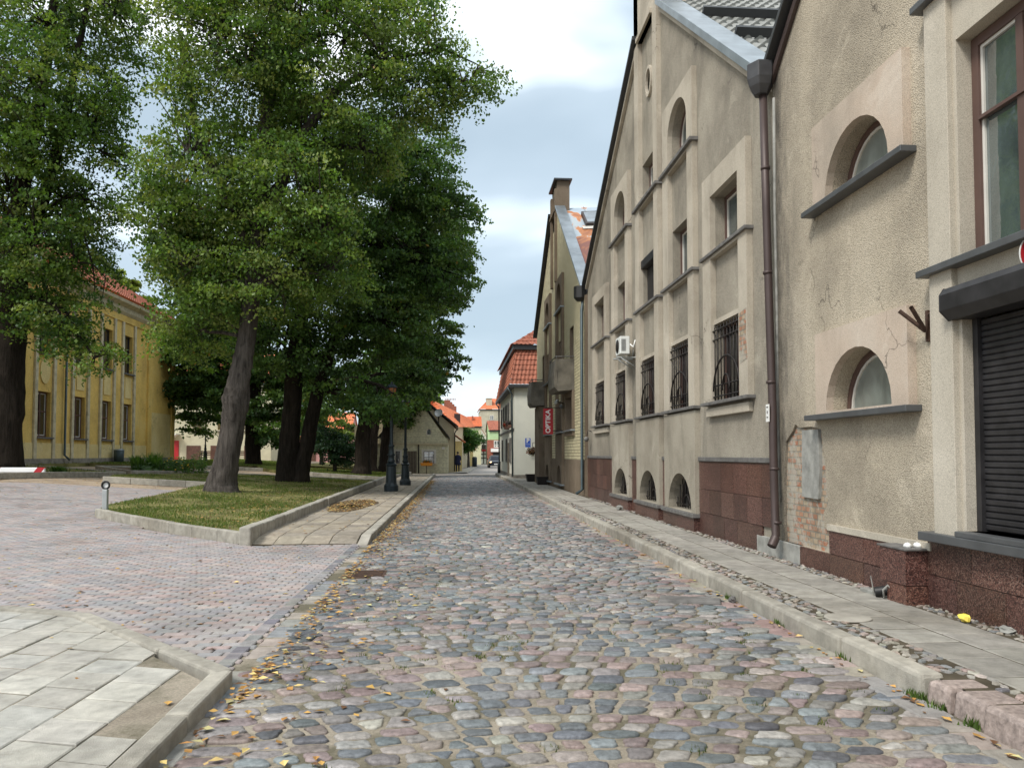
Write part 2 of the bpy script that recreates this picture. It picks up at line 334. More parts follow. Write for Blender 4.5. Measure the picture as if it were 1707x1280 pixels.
M['yellow_lt'] = roughcast('pale_yellow_render', (.8, .64, .3), (.66, .5, .22), (.84, .7, .38), .12, .3, 60)
M['trim_gr'] = simple('weathered_grey_trim', (.52,.46,.32), .9, 0, .25, 4)
M['plinth'] = simple('grey_plinth', (.22, .2, .17), .95, 0, .35, 3, (20, .5))
M['olive'] = bricks('olive_block_render', (.66, .64, .46), (.63, .61, .44), (.45, .43, .31), 1.3, .42, 'xz', .012, bstr=.15)
M['beige_wall'] = simple('beige_render', (.52, .44, .29), .9, 0, .12, 1.5)
M['cream'] = simple('cream_render', (.55, .52, .38), .9, 0, .1, 1.5)
M['pink'] = simple('pink_render', (.5, .27, .26), .9, 0, .1, 1.5)
M['green_wall'] = simple('pale_green_render', (.42, .6, .33), .9, 0, .06, 1.5)
M['brick_red'] = simple('red_brick_cladding', (.3, .1, .065), .9, 0, .25, 6)
M['grey_wall'] = simple('weathered_grey_render', (.42, .4, .31), .9, 0, .2, .7, streak=.35)
M['wood'] = simple('weathered_door_boards', (.12, .10, .075), .8, 0, .35, 9, streak=.5)
M['wood_br'] = simple('brown_wood', (.10, .045, .03), .6, 0, .3, 6)
M['red_paint'] = simple('red_paint', (.4, .012, .02), .4, 0, .06)
M['white_paint'] = simple('white_paint', (.8, .8, .78), .4, 0, .05)
M['blue_paint'] = simple('blue_paint', (.01, .09, .5), .4, 0, .05)
M['lamp_iron'] = simple('lamp_paint', (.012, .022, .028), .45, .1, .2)
M['ac_white'] = simple('air_conditioner_casing', (.7, .72, .7), .45, 0, .06)
M['black'] = simple('black_plastic', (.012, .012, .012), .5)
M['orange'] = simple('orange_paint', (.75, .3, .03), .5)
M['yellow_paper'] = simple('yellow_paper', (.75, .6, .1), .8)
M['lampglass'] = simple('amber_lamp_glass', (.35, .13, .05), .3)
M['leaf'] = leafmat('leaf'); M['bark'] = barkmat('linden_bark', (.03, .026, .023), (.105, .092, .082)); M['bark_dk'] = barkmat('dark_bark', (.012, .01, .008), (.04, .032, .026))
M['flat'] = attrmat('leaf_litter', .8, 30, .2, None, .2)
M['metal_lt'] = simple('galvanised_post', (.4, .42, .42), .5, .3)
def cobblefar():
    m, nt, b = newmat('distant_cobbles'); t = nt.nodes.new('ShaderNodeTexCoord'); v = nt.nodes.new('ShaderNodeTexVoronoi'); v.inputs['Scale'].default_value = 6.5
    mpn = nt.nodes.new('ShaderNodeMapping'); mpn.inputs['Scale'].default_value = (.8, 1.2, 1); nt.links.new(t.outputs['Object'], mpn.inputs[0]); nt.links.new(mpn.outputs[0], v.inputs['Vector'])
    s = nt.nodes.new('ShaderNodeSeparateColor'); nt.links.new(v.outputs['Color'], s.inputs[0])
    c = ramp(nt, s.outputs[0], [(.1, (.13, .15, .17)), (.5, (.24, .23, .23)), (.9, (.33, .28, .26))])
    c = mix(nt, c, (.3, .26, .21), ramp(nt, v.outputs['Distance'], [(.35, (0, 0, 0)), (.6, (.8,) * 3)]))
    nt.links.new(c, b.inputs['Base Color']); b.inputs['Roughness'].default_value = .7; bump(nt, b, v.outputs['Distance'], -.6, .03); return m
M['farcob'] = cobblefar()
def rustroof():
    m, nt, b = newmat('rusted_sheet_roof'); n = noise(nt, .9, 5, .55, sc3=(1.0, .5, .5), dist=.7); n2 = noise(nt, 6, 6, .7)
    z = nt.nodes.new('ShaderNodeTexCoord'); sp = nt.nodes.new('ShaderNodeSeparateXYZ'); nt.links.new(z.outputs['Object'], sp.inputs[0])
    mr = nt.nodes.new('ShaderNodeMapRange'); mr.inputs['From Min'].default_value = 7; mr.inputs['From Max'].default_value = 12.6; mr.inputs['To Min'].default_value = .16; mr.inputs['To Max'].default_value = -.2
    nt.links.new(sp.outputs['Z'], mr.inputs['Value']); a = nt.nodes.new('ShaderNodeMath'); a.operation = 'ADD'; nt.links.new(n, a.inputs[0]); nt.links.new(mr.outputs[0], a.inputs[1])
    c = ramp(nt, a.outputs[0], [(.4, (.33, .4, .47)), (.46, (.4, .44, .46)), (.475, (.5, .2, .07)), (.56, (.22, .08, .055)), (.75, (.2, .085, .07))])
    nt.links.new(c, b.inputs['Base Color']); b.inputs['Roughness'].default_value = .6; bump(nt, b, n2, .2, .01); return m
M['rustroof'] = rustroof()

# ------------------------------------------------------------------ wall frames
class Wall:
    """local (s along wall, z up, d outwards) to world; kind: 'W' faces -X, 'E' faces +X, 'S' faces -Y"""
    def __init__(s, kind, p): s.k = kind; s.p = p
    def T(s, a, z, d):
        if s.k == 'W': return (s.p - d, a, z)
        if s.k == 'E': return (s.p + d, a, z)
        return (a, s.p - d, z)
    def panel(s, mb, outer, holes, d0, d1, m=0, mside=None, back=False):
        """prism with holes, front at d1, back at d0"""
        mside = m if mside is None else mside
        loops = [outer] + holes
        tri = geometry.tessellate_polygon([[Vector((a, z, 0)) for a, z in lp] for lp in loops])
        flat = [p for lp in loops for p in lp]
        mb.add([s.T(a, z, d1) for a, z in flat], tri, m)
        if back: mb.add([s.T(a, z, d0) for a, z in flat], tri, m)
        for lp in loops:
            n = len(lp); mb.add([s.T(a, z, d1) for a, z in lp] + [s.T(a, z, d0) for a, z in lp], [(i, (i + 1) % n, n + (i + 1) % n, n + i) for i in range(n)], mside)
    def box(s, mb, a0, a1, z0, z1, d0, d1, m=0):
        p = [s.T(*q) for q in ((a0,z0,d0),(a1,z0,d0),(a1,z0,d1),(a0,z0,d1),(a0,z1,d0),(a1,z1,d0),(a1,z1,d1),(a0,z1,d1))]; mb.hexa(p, m)
def rect(a0, a1, z0, z1): return [(a0, z0), (a1, z0), (a1, z1), (a0, z1)]
def arch(a0, a1, z0, z1, rise, n=14):
    c = (a0 + a1) / 2; h = (a1 - a0) / 2; zs = z1 - rise
    pts = [(a0, z0), (a1, z0)] if zs > z0 + .01 else []
    for i in range(n + 1): t = math.pi * i / n; pts.append((c + h * math.cos(t), zs + rise * math.sin(t)))
    return pts
def shape(a0, a1, z0, z1, rise): return rect(a0, a1, z0, z1) if not rise else arch(a0, a1, z0, z1, rise)
def window(W, par, a0, a1, z0, z1, d=-.2, rise=0, t=.07, fm='frame', gm='glass', mull=(), trans=(), sill=None, grille=0, inner=None, reveal_d=None):
    """window part: frame mesh with mullions; pane, sill, grille as sub-parts. d = depth position of the frame"""
    f = MB(); o_ = shape(a0 + .002, a1 - .002, z0 + .002, z1 - .002, rise); i_ = shape(a0 + t, a1 - t, z0 + t, z1 - t, max(rise - t * .5, .02) if rise else 0)
    W.panel(f, o_, [i_], d - .03, d + .035, 0)
    for x in mull: W.box(f, x - t * .45, x + t * .45, z0 + t, z1 - t - (rise * .12 if rise else 0), d - .02, d + .03)
    for z in trans: W.box(f, a0 + t, a1 - t, z - t * .4, z + t * .4, d - .02, d + .027)
    fo = obj('window', f, M[fm], par)
    g = MB(); W.panel(g, shape(a0 + t * .6, a1 - t * .6, z0 + t * .6, z1 - t * .6, max(rise - .02, .02) if rise else 0), [], d - .028, d - .01, 0, back=True); obj('pane', g, M[gm], fo)
    if inner:
        g = MB(); W.panel(g, shape(a0 + t, a1 - t, z0 + t, z1 - t, max(rise - t * .5, .02) if rise else 0), [shape(a0 + t + inner, a1 - t - inner, z0 + t + inner, z1 - t - inner, max(rise - t * .5 - inner * .6, .02) if rise else 0)], d - .009, d + .012, 0); obj('casement', g, M['frame_w'], fo)
    if sill:
        s = MB(); s0, s1, sz, sh, sd, mm = sill[:6]; W.box(s, s0, s1, sz - sh, sz, 0.0 if len(sill) < 7 else sill[6], sd); obj('sill', s, M[mm], fo, bevel=.006)
    if grille:
        g = MB(); gd = grille; wv = a1 - a0; hz = z1 - z0; n = 8
        for i in range(n + 1):
            x = a0 + .05 + (wv - .1) * i / n; zt = z1 - .03
            if rise: zt = z1 - rise + rise * math.sqrt(max(0, 1 - ((x - (a0 + a1) / 2) / (wv / 2)) ** 2)) - .03
            g.tube([W.T(x, z0 + .01, gd), W.T(x, zt, gd)], .011, 5)
        for fz in ((.06, .2, .8, .92) if not rise else (.12,)):
            g.tube([W.T(a0 + .01 - (.05 if not rise else 0), z0 + hz * fz, gd + .015), W.T(a1 - .01 + (.05 if not rise else 0), z0 + hz * fz, gd + .015)], .014, 5)
        for rr, hh, zb in (((.47, .42, .22), (.13, .2, .2)) if not rise else ((.13, .28, .2),)):
            g.tube([W.T((a0 + a1) / 2 + rr * wv * math.cos(math.pi * k / 14), z0 + zb * hz * .6 + hh * hz * math.sin(math.pi * k / 14), gd + .03) for k in range(15)], .016, 5)
        obj('grille', g, M['iron'], fo)
    return fo

# ------------------------------------------------------------------ surfaces made of rows of tiles
def tilesurf(name, p0, p1, p2, p3, ncol, nrow, mat, parent, amp=.025, step=.03, sub=4, col=None, rows=3):
    """p0,p1 lower edge, p3,p2 upper edge; wavy columns, stepped rows"""
    p0, p1, p2, p3 = [np.array(p, float) for p in (p0, p1, p2, p3)]
    nrm = np.cross(p1 - p0, p3 - p0); nrm /= np.linalg.norm(nrm); nrm = nrm if nrm[2] > 0 else -nrm
    us = np.linspace(0, 1, ncol * sub + 1)
    vs = []; hs = []
    for r in range(nrow): vs += [r / nrow, (r + .97) / nrow]; hs += [step, 0.0]
    U, Vv = np.meshgrid(us, np.array(vs)); H = np.array(hs)[:, None] + amp * np.sin(U * ncol * 2 * math.pi)
    P = (1 - U)[..., None] * ((1 - Vv)[..., None] * p0 + Vv[..., None] * p3) + U[..., None] * ((1 - Vv)[..., None] * p1 + Vv[..., None] * p2) + H[..., None] * nrm
    nu = len(us); nv = len(vs); i = np.arange(nv - 1)[:, None] * nu + np.arange(nu - 1)[None, :]; i = i.ravel()
    F = np.stack([i, i + 1, i + 1 + nu, i + nu], 1)
    return npobj(name, P.reshape(-1, 3), F, mat, parent=parent)
def slabs(name, W, rects, parent, d0, d1, mat='granite', gap=.004, seed=1):
    g = MB(); cols = []; r_ = random.Random(seed)
    for a0, a1, z0, z1 in rects:
        k = r_.uniform(.75, 1.25); kk = (k * r_.uniform(.94, 1.08), k, k * r_.uniform(.94, 1.06))
        W.box(g, a0 + gap, a1 - gap, z0 + gap, z1 - gap, d0, d1 + r_.uniform(-.0015, .0015)); cols += [kk] * 8
    return obj(name, g, M[mat], parent, col=np.array(cols))
def coping(par, name, W, a0, z0, a1, z1, dout, din, th, mat, drop=0):
    """bar following a gable slope"""
    g = MB(); vs = []
    for d in (din, dout):
        for a, z in ((a0, z0 - drop), (a1, z1 - drop), (a1, z1 - drop + th), (a0, z0 - drop + th)): vs.append(W.T(a, z, d))
    g.hexa([vs[0], vs[1], vs[2], vs[3], vs[4], vs[5], vs[6], vs[7]]); return obj(name, g, M[mat], par, bevel=.008)

# ================================================================== RIGHT SIDE
# ---- near building with shuttered shop window
B1 = thing('corner_building', (4.5, 4, .1), 'pale roughcast building nearest on the right with charcoal roller shutter and two half-round windows', 'building', 'gabled plaster buildings on the right side of the street')
W = Wall('W', 4.5)
g = MB()
brk = [(9.02,.36),(9.02,.62),(9.14,.66),(9.16,.84),(9.05,.95),(9.1,1.4),(9.2,1.86),(9.45,1.9),(9.8,1.9),(9.92,1.95),(10.0,1.86),(10.22,1.72),(10.28,1.2),(10.3,.7),(10.27,.36)]
wall_out = [(10.42,.1),(10.42,6.95),(3.0,12.95),(-4,7.3),(-4,.1)]
W.panel(g, wall_out, [arch(7.49,8.88,2.06,2.74,.66), arch(7.47,8.82,4.6,5.27,.65), brk, rect(4.62,6.46,.86,2.95), rect(4.62,6.46,3.2,5.28), rect(0.6,3.0,.86,2.95), rect(.6,3.0,3.2,5.28)], -.36, 0)
obj('wall', g, M['cast2'], B1)
g = MB(); W.panel(g, [(10.42,.1),(10.42,6.85),(3.0,12.85),(-4,7.2),(-4,.1)], [], -9.5, -.45, back=True); obj('rear_wall', g, M['cast2'], B1)
g = MB(); W.box(g, 8.9, 10.36, .3, 2.05, -.3, -.035); obj('exposed_brickwork', g, M['rbrick'], B1, label='patch of bare red and buff bricks where the render has fallen off')
g = MB(); W.panel(g, [(9.29,.99),(9.74,1.0),(9.72,1.86),(9.27,1.86),(9.24,1.4)], [], -.035, .004); obj('cement_patch', g, M['cement'], B1, bevel=.01)
# framed panels round the two half-round windows
for k, (z0, z1, o, mm) in enumerate(((2.03, 3.02, arch(7.49,8.88,2.06,2.74,.66), 'pink_plaster'), (4.58, 5.6, arch(7.47,8.82,4.6,5.27,.65), 'pink_plaster'))):
    g = MB(); W.panel(g, rect(7.2, 9.14, z0, z1), [o], .0, .09, back=False); obj('window_surround', g, M[mm], B1, bevel=.006)
    lo, hi = (2.07, 2.73) if k == 0 else (4.61, 5.26)
    window(W, B1, 7.5, 8.87 if k == 0 else 8.81, lo, hi, d=-.2, rise=.64, t=.06, gm='glass_frost', inner=.03, sill=(7.12, 9.3, z0, .065, .17, 'sill'))
# smooth shop bay: piers, spandrels, cornice
g = MB()
W.box(g, 6.5, 6.82, .8, 5.75, .002, .1); W.box(g, 4.26, 4.58, .8, 5.75, .002, .1); obj('pier', g, M['smooth2'], B1, bevel=.006)
g = MB(); W.panel(g, rect(4.58, 6.5, .83, 5.75), [rect(4.64, 6.45, .88, 2.93), rect(4.64, 6.45, 3.22, 5.26)], -.30, .04); obj('spandrel', g, M['smooth2'], B1)
g = MB(); W.box(g, 4.1, 6.93, 5.751, 5.82, .0, .17); obj('cornice', g, M['sill'], B1, bevel=.008)
window(W, B1, 4.65, 6.44, 3.24, 5.25, d=-.13, t=.09, mull=(5.86, 5.24), inner=.028, gm='glass', sill=(4.1, 6.92, 3.27, .065, .17, 'sill', -.1))
g = MB(); W.box(g, 4.75, 6.35, 4.49, 4.52, -.128, -.08); obj('glazing_bar', g, M['frame'], B1)
g = MB(); n = 34
for i in range(n):
    z = .89 + 1.84 * i / n; h_ = 1.84 / n
    g.add([W.T(4.66, z, -.1), W.T(6.42, z, -.1), W.T(6.42, z + h_ * .25, -.085), W.T(4.66, z + h_ * .25, -.085), W.T(6.42, z + h_ * .8, -.085), W.T(4.66, z + h_ * .8, -.085), W.T(6.42, z + h_, -.1), W.T(4.66, z + h_, -.1)], [(0,1,2,3),(3,2,4,5),(5,4,6,7)])
sh = obj('roller_shutter', g, M['shutter'], B1)
for a, b in ((6.38, 6.445), (4.645, 4.70)): g = MB(); W.box(g, a, b, .88, 2.75, -.12, -.05); obj('shutter_rail', g, M['shutter'], sh)
g = MB(); g.add([W.T(a, z, d) for a in (4.5, 6.52) for z, d in ((2.74,-.1),(2.74,.12),(2.82,.2),(2.96,.2),(3.02,.16),(3.02,-.1))], [(0,1,2,3,4,5),(11,10,9,8,7,6)] + [(i,(i+1)%6,6+(i+1)%6,6+i) for i in range(6)]); obj('shutter_box', g, M['shutter'], sh, bevel=.006)
g = MB(); W.box(g, 4.0, 6.97, .75, .83, .0, .17); W.box(g, 4.64, 6.45, .83, .88, -.3, .16); obj('shop_sill', g, M['sill'], B1, bevel=.008)
g = MB(); W.box(g, 6.98, 9.0, .64, .71, .0, .045); obj('plinth_moulding', g, M['smooth2'], B1)
rs = []
xs = [9.77, 8.98, 8.2, 7.5]; 
for a, b in zip(xs[1:], xs[:-1]): rs.append((a, b, .1, .36)); 
for a, b in ((8.2, 8.98), (7.5, 8.2)): rs.append((a, b, .36, .64))
xx = 7.04
while xx > 2: rs += [(xx - .62, xx, .42, .745), (xx - .62 + .2, xx + (.0 if xx > 7 else .2), .06, .42)]; xx -= .62
slabs('granite_cladding', W, [q_ for q_ in rs if q_[0] > 7.3], B1, .0, .03, seed=3); slabs('granite_cladding', W, [q_ for q_ in rs if q_[0] <= 7.3], B1, .0, .03, seed=4)
gb = slabs('granite_block', W, [(7.05, 7.5, .3, .64), (7.05,7.38,.1,.3)], B1, .0, .24, seed=5)
g = MB(); W.box(g, 7.38, 7.5, .1, .3, .0, .05); obj('cavity_shade_fill', g, M['black'], B1)  # black filler paints the dark inside of the hole in the block
g = MB(); W.box(g, 7.02, 7.53, .635, .655, .0, .255); obj('block_rim', g, M['sill_worn'], B1, bevel=.004)
coping(B1, 'coping', W, 10.5, 6.98, 3.0, 13.05, .16, -.3, .1, 'metal_dk')
coping(B1, 'coping_fascia', W, 10.44, 6.8, 3.0, 12.82, .06, .001, .14, 'pipe_br')
coping(B1, 'coping', W, 3.0, 13.05, -4.1, 7.35, .16, -.3, .1, 'metal_dk')
tilesurf('roof', (4.85,10.4,6.95), (14,10.4,6.95), (14,3.0,12.95), (4.85,3.0,12.95), 40, 20, M['tile_gr'], B1)
tilesurf('roof', (4.85,-4,7.3), (14,-4,7.3), (14,3.0,12.95), (4.85,3.0,12.95), 40, 20, M['tile_gr'], B1)

# ---- main gabled building
B2 = thing('gabled_building', (4.5, 18, .1), 'grey-beige roughcast gable building with rows of windows behind iron grilles and an air conditioner', 'building', 'gabled plaster buildings on the right side of the street')
cols = {1: (11.3, 13.38), 2: (13.92, 16.02), 3: (16.42, 18.55), 4: (19.35, 21.5), 5: (22.25, 24.6)}
def op(k): a, b = cols[k]; return a + .36, b - .42
holes = []; wins = []
for k in cols:
    a, b = op(k); holes.append(rect(a, b, 2.45, 3.77)); wins.append((k, a, b, 2.45, 3.77, 0, 'low'))
for k in (1, 2, 3, 4, 5):
    a, b = op(k); zt = {1: 6.02, 2: 6.17, 3: 6.2, 4: 6.2, 5: 6.3}[k]; holes.append(rect(a, b, 5.04, zt)); wins.append((k, a, b, 5.04, zt, 0, 'mid'))
for k in (2, 4):
    a, b = op(k); holes.append(arch(a, b, 7.5, 8.66, .6)); wins.append((k, a, b, 7.5, 8.66, .6, 'top'))
a, b = op(3); holes.append(rect(a, b, 7.56, 8.52)); wins.append((3, a, b, 7.56, 8.52, 0, 'top'))
for k in (2, 3, 4):
    a, b = cols[k]; holes.append(arch(a + .25, b - .3, .46, 1.18, .72)); wins.append((k, a + .25, b - .3, .46, 1.18, .72, 'niche'))
oval = [((17.35) + .27 * math.cos(t), 10.25 + .36 * math.sin(t)) for t in [2 * math.pi * i / 20 for i in range(20)]]
g = MB(); W.panel(g, [(25.95,.1),(25.95,7.32),(18.2,11.72),(16.25,11.4),(10.46,6.82),(10.46,.1)], holes + [oval], -.36, 0); obj('wall', g, M['cast'], B2)
g = MB(); W.panel(g, [(25.95,.1),(25.95,7.2),(18.2,11.6),(16.25,11.3),(10.46,6.7),(10.46,.1)], [], -9.5, -.45, back=True); obj('rear_wall', g, M['cast'], B2)
for k, (a, b) in cols.items():
    o0, o1 = op(k); g = MB()
    top = {1: 6.42, 2: 8.86, 3: 12.9, 4: 8.9, 5: 6.62}[k]
    hs = [rect(o0, o1, 2.45, 4.93)]
    if k in (2, 4): hs += [rect(o0, o1, 5.04, 7.38), arch(o0, o1, 7.5, 8.66, .6)]
    elif k == 3: hs += [rect(o0, o1, 5.04, 7.44), rect(o0, o1, 7.56, 11.55)]
    else: hs += [rect(o0, o1, 5.04, {1: 6.02, 5: 6.3}[k])]
    W.panel(g, rect(a, b, 2.42, top), hs, .001 if k != 3 else .0, .1); obj('window_surround', g, M['smooth'], B2)
    g = MB(); W.box(g, o0, o1, 3.78, 3.86, .001, .05); obj('lintel', g, M['smooth'], B2)
    if k in (2, 3, 4):
        g = MB(); W.panel(g, rect(a, b, .455, 2.36), [arch(a + .25, b - .3, .46, 1.18, .72)], .001, .1); obj('lower_panel', g, M['grey_plaster'], B2)
        g = MB(); W.box(g, a - .04, b + .05, .38, .452, .0, .17); obj('niche_sill', g, M['sill_worn'], B2, bevel=.006)
    else:
        g = MB(); W.box(g, a + .05, b - .05, 2.2, 2.35, .0, .08); obj('ledge', g, M['smooth'], B2, bevel=.01)
g = MB(); W.box(g, 16.42, 16.78, 12.9, 14.3, -.45, .1); W.box(g, 18.13, 18.55, 11.6, 14.3, -.45, .1); W.box(g, 16.42, 18.55, 14.3, 14.5, -.5, .16); W.box(g, 16.42, 18.55, 11.55, 14.3, -.6, -.45); W.box(g, 16.78, 18.13, 11.55, 11.66, -.45, .16)
obj('bell_cote', g, M['smooth'], B2)
g = MB(); W.panel(g, [(p[0], p[1]) for p in oval], [[(17.35 + (x - 17.35) * .8, 10.25 + (z - 10.25) * .8) for x, z in oval]], .0, .06); obj('oval_surround', g, M['smooth'], B2)
g = MB(); W.panel(g, oval, [], -.3, -.25); obj('oval_pane', g, M['glass_dk'], B2)
for k, a, b, z0, z1, rise, lv in wins:
    A, B_ = cols[k]
    if lv == 'low': window(W, B2, a, b, z0, z1, d=-.16, t=.06, fm='frame', gm='glass_dk', mull=((a + b) / 2,), sill=(A - .05, B_ + .05, 2.45, .055, .15, 'sill_worn', -.1), grille=.05)
    elif lv == 'mid':
        if k == 3:
            fo = window(W, B2, a, b, z0, z1, d=-.2, sill=(A - .05, B_ + .05, 5.03, .055, .15, 'sill_worn', -.1))
            g = MB()
            for i in range(22):
                z = z0 + (z1 - .18 - z0) * i / 22; hh = (z1 - .18 - z0) / 22
                W.box(g, a + .02, b - .02, z + .004, z + hh - .004, -.12, -.095)
            so = obj('roller_shutter', g, M['shutter'], B2)
            g = MB(); W.box(g, a, b, z1 - .2, z1 - .005, -.14, .06); obj('shutter_box', g, M['shutter'], so, bevel=.01)
        else: window(W, B2, a, b, z0, z1, d=-.2, t=.06, mull=((a + b) / 2 - .1,), inner=.03, sill=(A - .05, B_ + .05, 5.03, .055, .15, 'sill_worn', -.1))
    elif lv == 'top': window(W, B2, a, b, z0, z1, d=-.2, rise=rise, t=.06, mull=((a + b) / 2,), inner=.03, sill=(A - .06, B_ + .06, 7.49 if k != 3 else 7.55, .07, .17, 'sill_worn', -.1))
    else: window(W, B2, a + .01, b - .01, z0 + .01, z1 - .01, d=-.2, rise=rise - .01, t=.05, fm='frame_dk', gm='glass_dk', grille=-.08)
rs = []
def gran(a0, a1):
    n = max(1, round((a1 - a0) / .55)); w_ = (a1 - a0) / n
    for i in range(n):
        x0 = a0 + i * w_; x1 = x0 + w_; rs.extend([(x0, x1, .92, 1.42), (x0, x1, .5, .92), (x0 + (.0 if i == 0 else -.15), x1 - (.15 if i < n - 1 else 0), .07, .5)])
for i_, (a, b) in enumerate(((11.0, 13.9), (16.04, 16.40), (18.6, 19.33), (21.55, 25.9))):
    rs = [(10.47, 11.0, .92, 1.42), (10.47, 11.0, .5, .92)] if i_ == 0 else []
    gran(a, b); slabs('granite_cladding', W, rs, B2, .0, .03, seed=9 + i_)
for a, b in (cols[2], cols[3], cols[4]): slabs('granite_footing', W, [(a, (a + b) / 2, .07, .375), ((a + b) / 2, b, .07, .375)], B2, .0, .13, seed=int(a))
g = MB(); W.box(g, 9.78, 11.2, .06, .36, -.05, .035); obj('concrete_footing', g, M['cement'], B2, bevel=.01)
for a, b in ((10.48, 13.9), (16.04, 16.40), (18.6, 19.33), (21.55, 25.9)): g = MB(); W.box(g, a, b, 1.425, 1.50, .0, .055); obj('plinth_cap', g, M['sill_worn'], B2, bevel=.006)
g = MB(); W.panel(g, [(11.31,3.0),(11.6,2.96),(11.64,3.3),(11.62,3.74),(11.33,3.78),(11.36,3.4)], [], .098, .1035); obj('exposed_brickwork', g, M['rbrick'], B2, label='narrow patch of bare brick on the jamb of the nearest grilled window')
coping(B2, 'zinc_coping', W, 10.55, 6.9, 16.3, 11.46, .16, -.35, .17, 'zinc')
coping(B2, 'coping_fascia', W, 10.5, 6.72, 16.25, 11.28, .09, .001, .12, 'smooth')
coping(B2, 'dark_coping', W, 26.0, 7.32, 18.3, 11.75, .2, -.35, .1, 'metal_dk')
coping(B2, 'coping_fascia', W, 25.95, 7.2, 18.56, 11.45, .09, .001, .12, 'smooth')
rf = tilesurf('roof', (4.86,10.55,6.92), (14.5,10.55,6.92), (14.5,17.3,12.3), (4.86,17.3,12.3), 44, 22, M['tile_gr'], B2, amp=.035, step=.05, sub=6)
tilesurf('roof', (4.86,26.0,7.3), (14.5,26.0,7.3), (14.5,17.3,12.3), (4.86,17.3,12.3), 30, 16, M['tile_gr'], B2)
g = MB()
for f in (.06, .36, .62):
    y = 10.55 + 6.75 * f; z = 6.92 + 5.38 * f; g.hexa([(4.9,y,z+.06),(14,y,z+.06),(14,y+.08,z+.1),(4.9,y+.08,z+.1),(4.9,y-.1,z+.18),(14,y-.1,z+.18),(14,y-.05,z+.24),(4.9,y-.05,z+.24)])
obj('snow_guard', g, M['metal_dk'], B2)
# downpipe with hopper, between the two near buildings
dp = MB(); dp.tube([(4.36,10.5,6.7),(4.37,10.46,5.0),(4.38,10.42,3.4),(4.38,10.36,2.2),(4.36,10.3,1.2),(4.35,10.24,.45),(4.28,10.2,.31)], .056, 14)
for y, z in ((10.47,5.6),(10.44,4.1),(10.38,2.55),(10.31,1.35),(10.25,.62)): dp.tube([(4.37,y,z-.02),(4.37,y,z+.02)], .066, 14)
dpo = obj('downpipe', dp, M['pipe_br'], B2)
g = MB(); g.tube([(4.345,10.236,.42),(4.272,10.196,.305)], .062, 14, cap=False); g.tube([(4.2785,10.199,.317),(4.2765,10.198,.313)], .050, 14, 1); obj('outlet', g, [M['pipe_br'], M['black']], dpo)  # black disc stands in for the shade inside the pipe mouth
g = MB()
rr = [(.1, 0), (.17, .12), (.2, .22), (.2, .44), (.18, .45)]
g.lathe(rr, (4.33, 10.5, 6.66), 6, smooth=False); obj('hopper', g, M['hopper'], dpo, bevel=.01)
g = MB(); g.box(4.30, 4.31, 10.30, 10.40, 2.0, 2.24); 
st = obj('sticker', g, M['white_paint'], dpo)
g = MB()
for z, w_ in ((2.2, .06), (2.14, .035), (2.12, .03), (2.06, .05)): g.box(4.2975, 4.2995, 10.35 - w_ / 2, 10.35 + w_ / 2, z - .008, z + .008)
obj('print', g, M['iron'], st)
# leaning metal edge strip and crack filler beside the pipe
g = MB(); g.tube([(4.49,10.43,6.6),(4.485,10.44,5.0),(4.49,10.43,3.5),(4.485,10.44,2.0),(4.49,10.4,.9)], .022, 5); obj('joint_filler', g, M['cement'], B2)

# ---- yellow brick building
B3 = thing('brick_building', (4.4, 34, .1), 'pale yellow brick gable building with concrete balconies, rusty sheet roof and brown plinth', 'building')
W3 = Wall('W', 4.4)
cA, cB = (31.0, 33.15), (35.1, 37.25); H3 = []; P3 = []
for a, b in (cA, cB):
    for z0, z1, ri in ((2.48, 3.78, 0), (4.9, 6.35, 0), (7.62, 8.75, .6), (.36, 1.08, .7)):
        H3.append(shape(a + .4, b - .4, z0, z1, ri)); P3.append((a + .4, b - .4, z0, z1, ri, a, b))
ex = [(28.5, 30.1, 2.48, 3.72), (28.5, 29.5, 4.2, 6.4), (37.9, 38.9, 4.2, 6.5), (38.4, 39.6, .15, 3.6)]
H3 += [rect(*e) for e in ex]
H3.append([(33.95 + .12 * math.cos(t), 10.4 + .3 * math.sin(t)) for t in [2 * math.pi * i / 12 for i in range(12)]])
g = MB(); W3.panel(g, [(41.6,1.35),(41.6,7.85),(34.9,12.35),(33.05,12.25),(26.05,7.02),(26.05,1.35)], [h_ for h_ in H3 if min(p[1] for p in h_) > 1.3], -.36, 0, mside=1); obj('wall', g, [M['ybrick'], M['umber']], B3)
g = MB(); W3.panel(g, [(41.6,.1),(41.6,1.348),(26.05,1.348),(26.05,.1)], [arch(a + .4, b - .4, .36, 1.08, .7) for a, b in (cA, cB)], -.36, .02); obj('plinth', g, M['umber'], B3)
g = MB(); W3.panel(g, [(41.6,.1),(41.6,7.0),(34,11.3),(26.3,6.2),(26.3,.1)], [], -9, -.45, back=True); obj('rear_wall', g, M['ybrick'], B3)
for a, b in (cA, cB):
    g = MB(); W3.panel(g, rect(a, b, 2.4, 9.0), [rect(a+.4, b-.4, 2.48, 4.82), rect(a+.4, b-.4, 4.9, 7.55), arch(a+.4, b-.4, 7.62, 8.75, .6)], .001, .1); obj('window_surround', g, M['umber'], B3)
    g = MB(); W3.panel(g, rect(a, b, .3, 2.38), [arch(a+.4, b-.4, .36, 1.08, .7)], .001, .1); obj('lower_panel', g, M['umber'], B3)
    g = MB(); W3.box(g, a-.05, b+.05, .27, .33, 0, .17); obj('niche_sill', g, M['zinc'], B3)
for a, b, z0, z1, ri, A, B_ in P3:
    window(W3, B3, a, b, z0, z1, d=-.2, rise=ri, t=.06, fm='frame_dk', gm='glass_dk', sill=None if z0 < 1 else (A - .04, B_ + .04, z0, .06, .17, 'zinc', -.1))
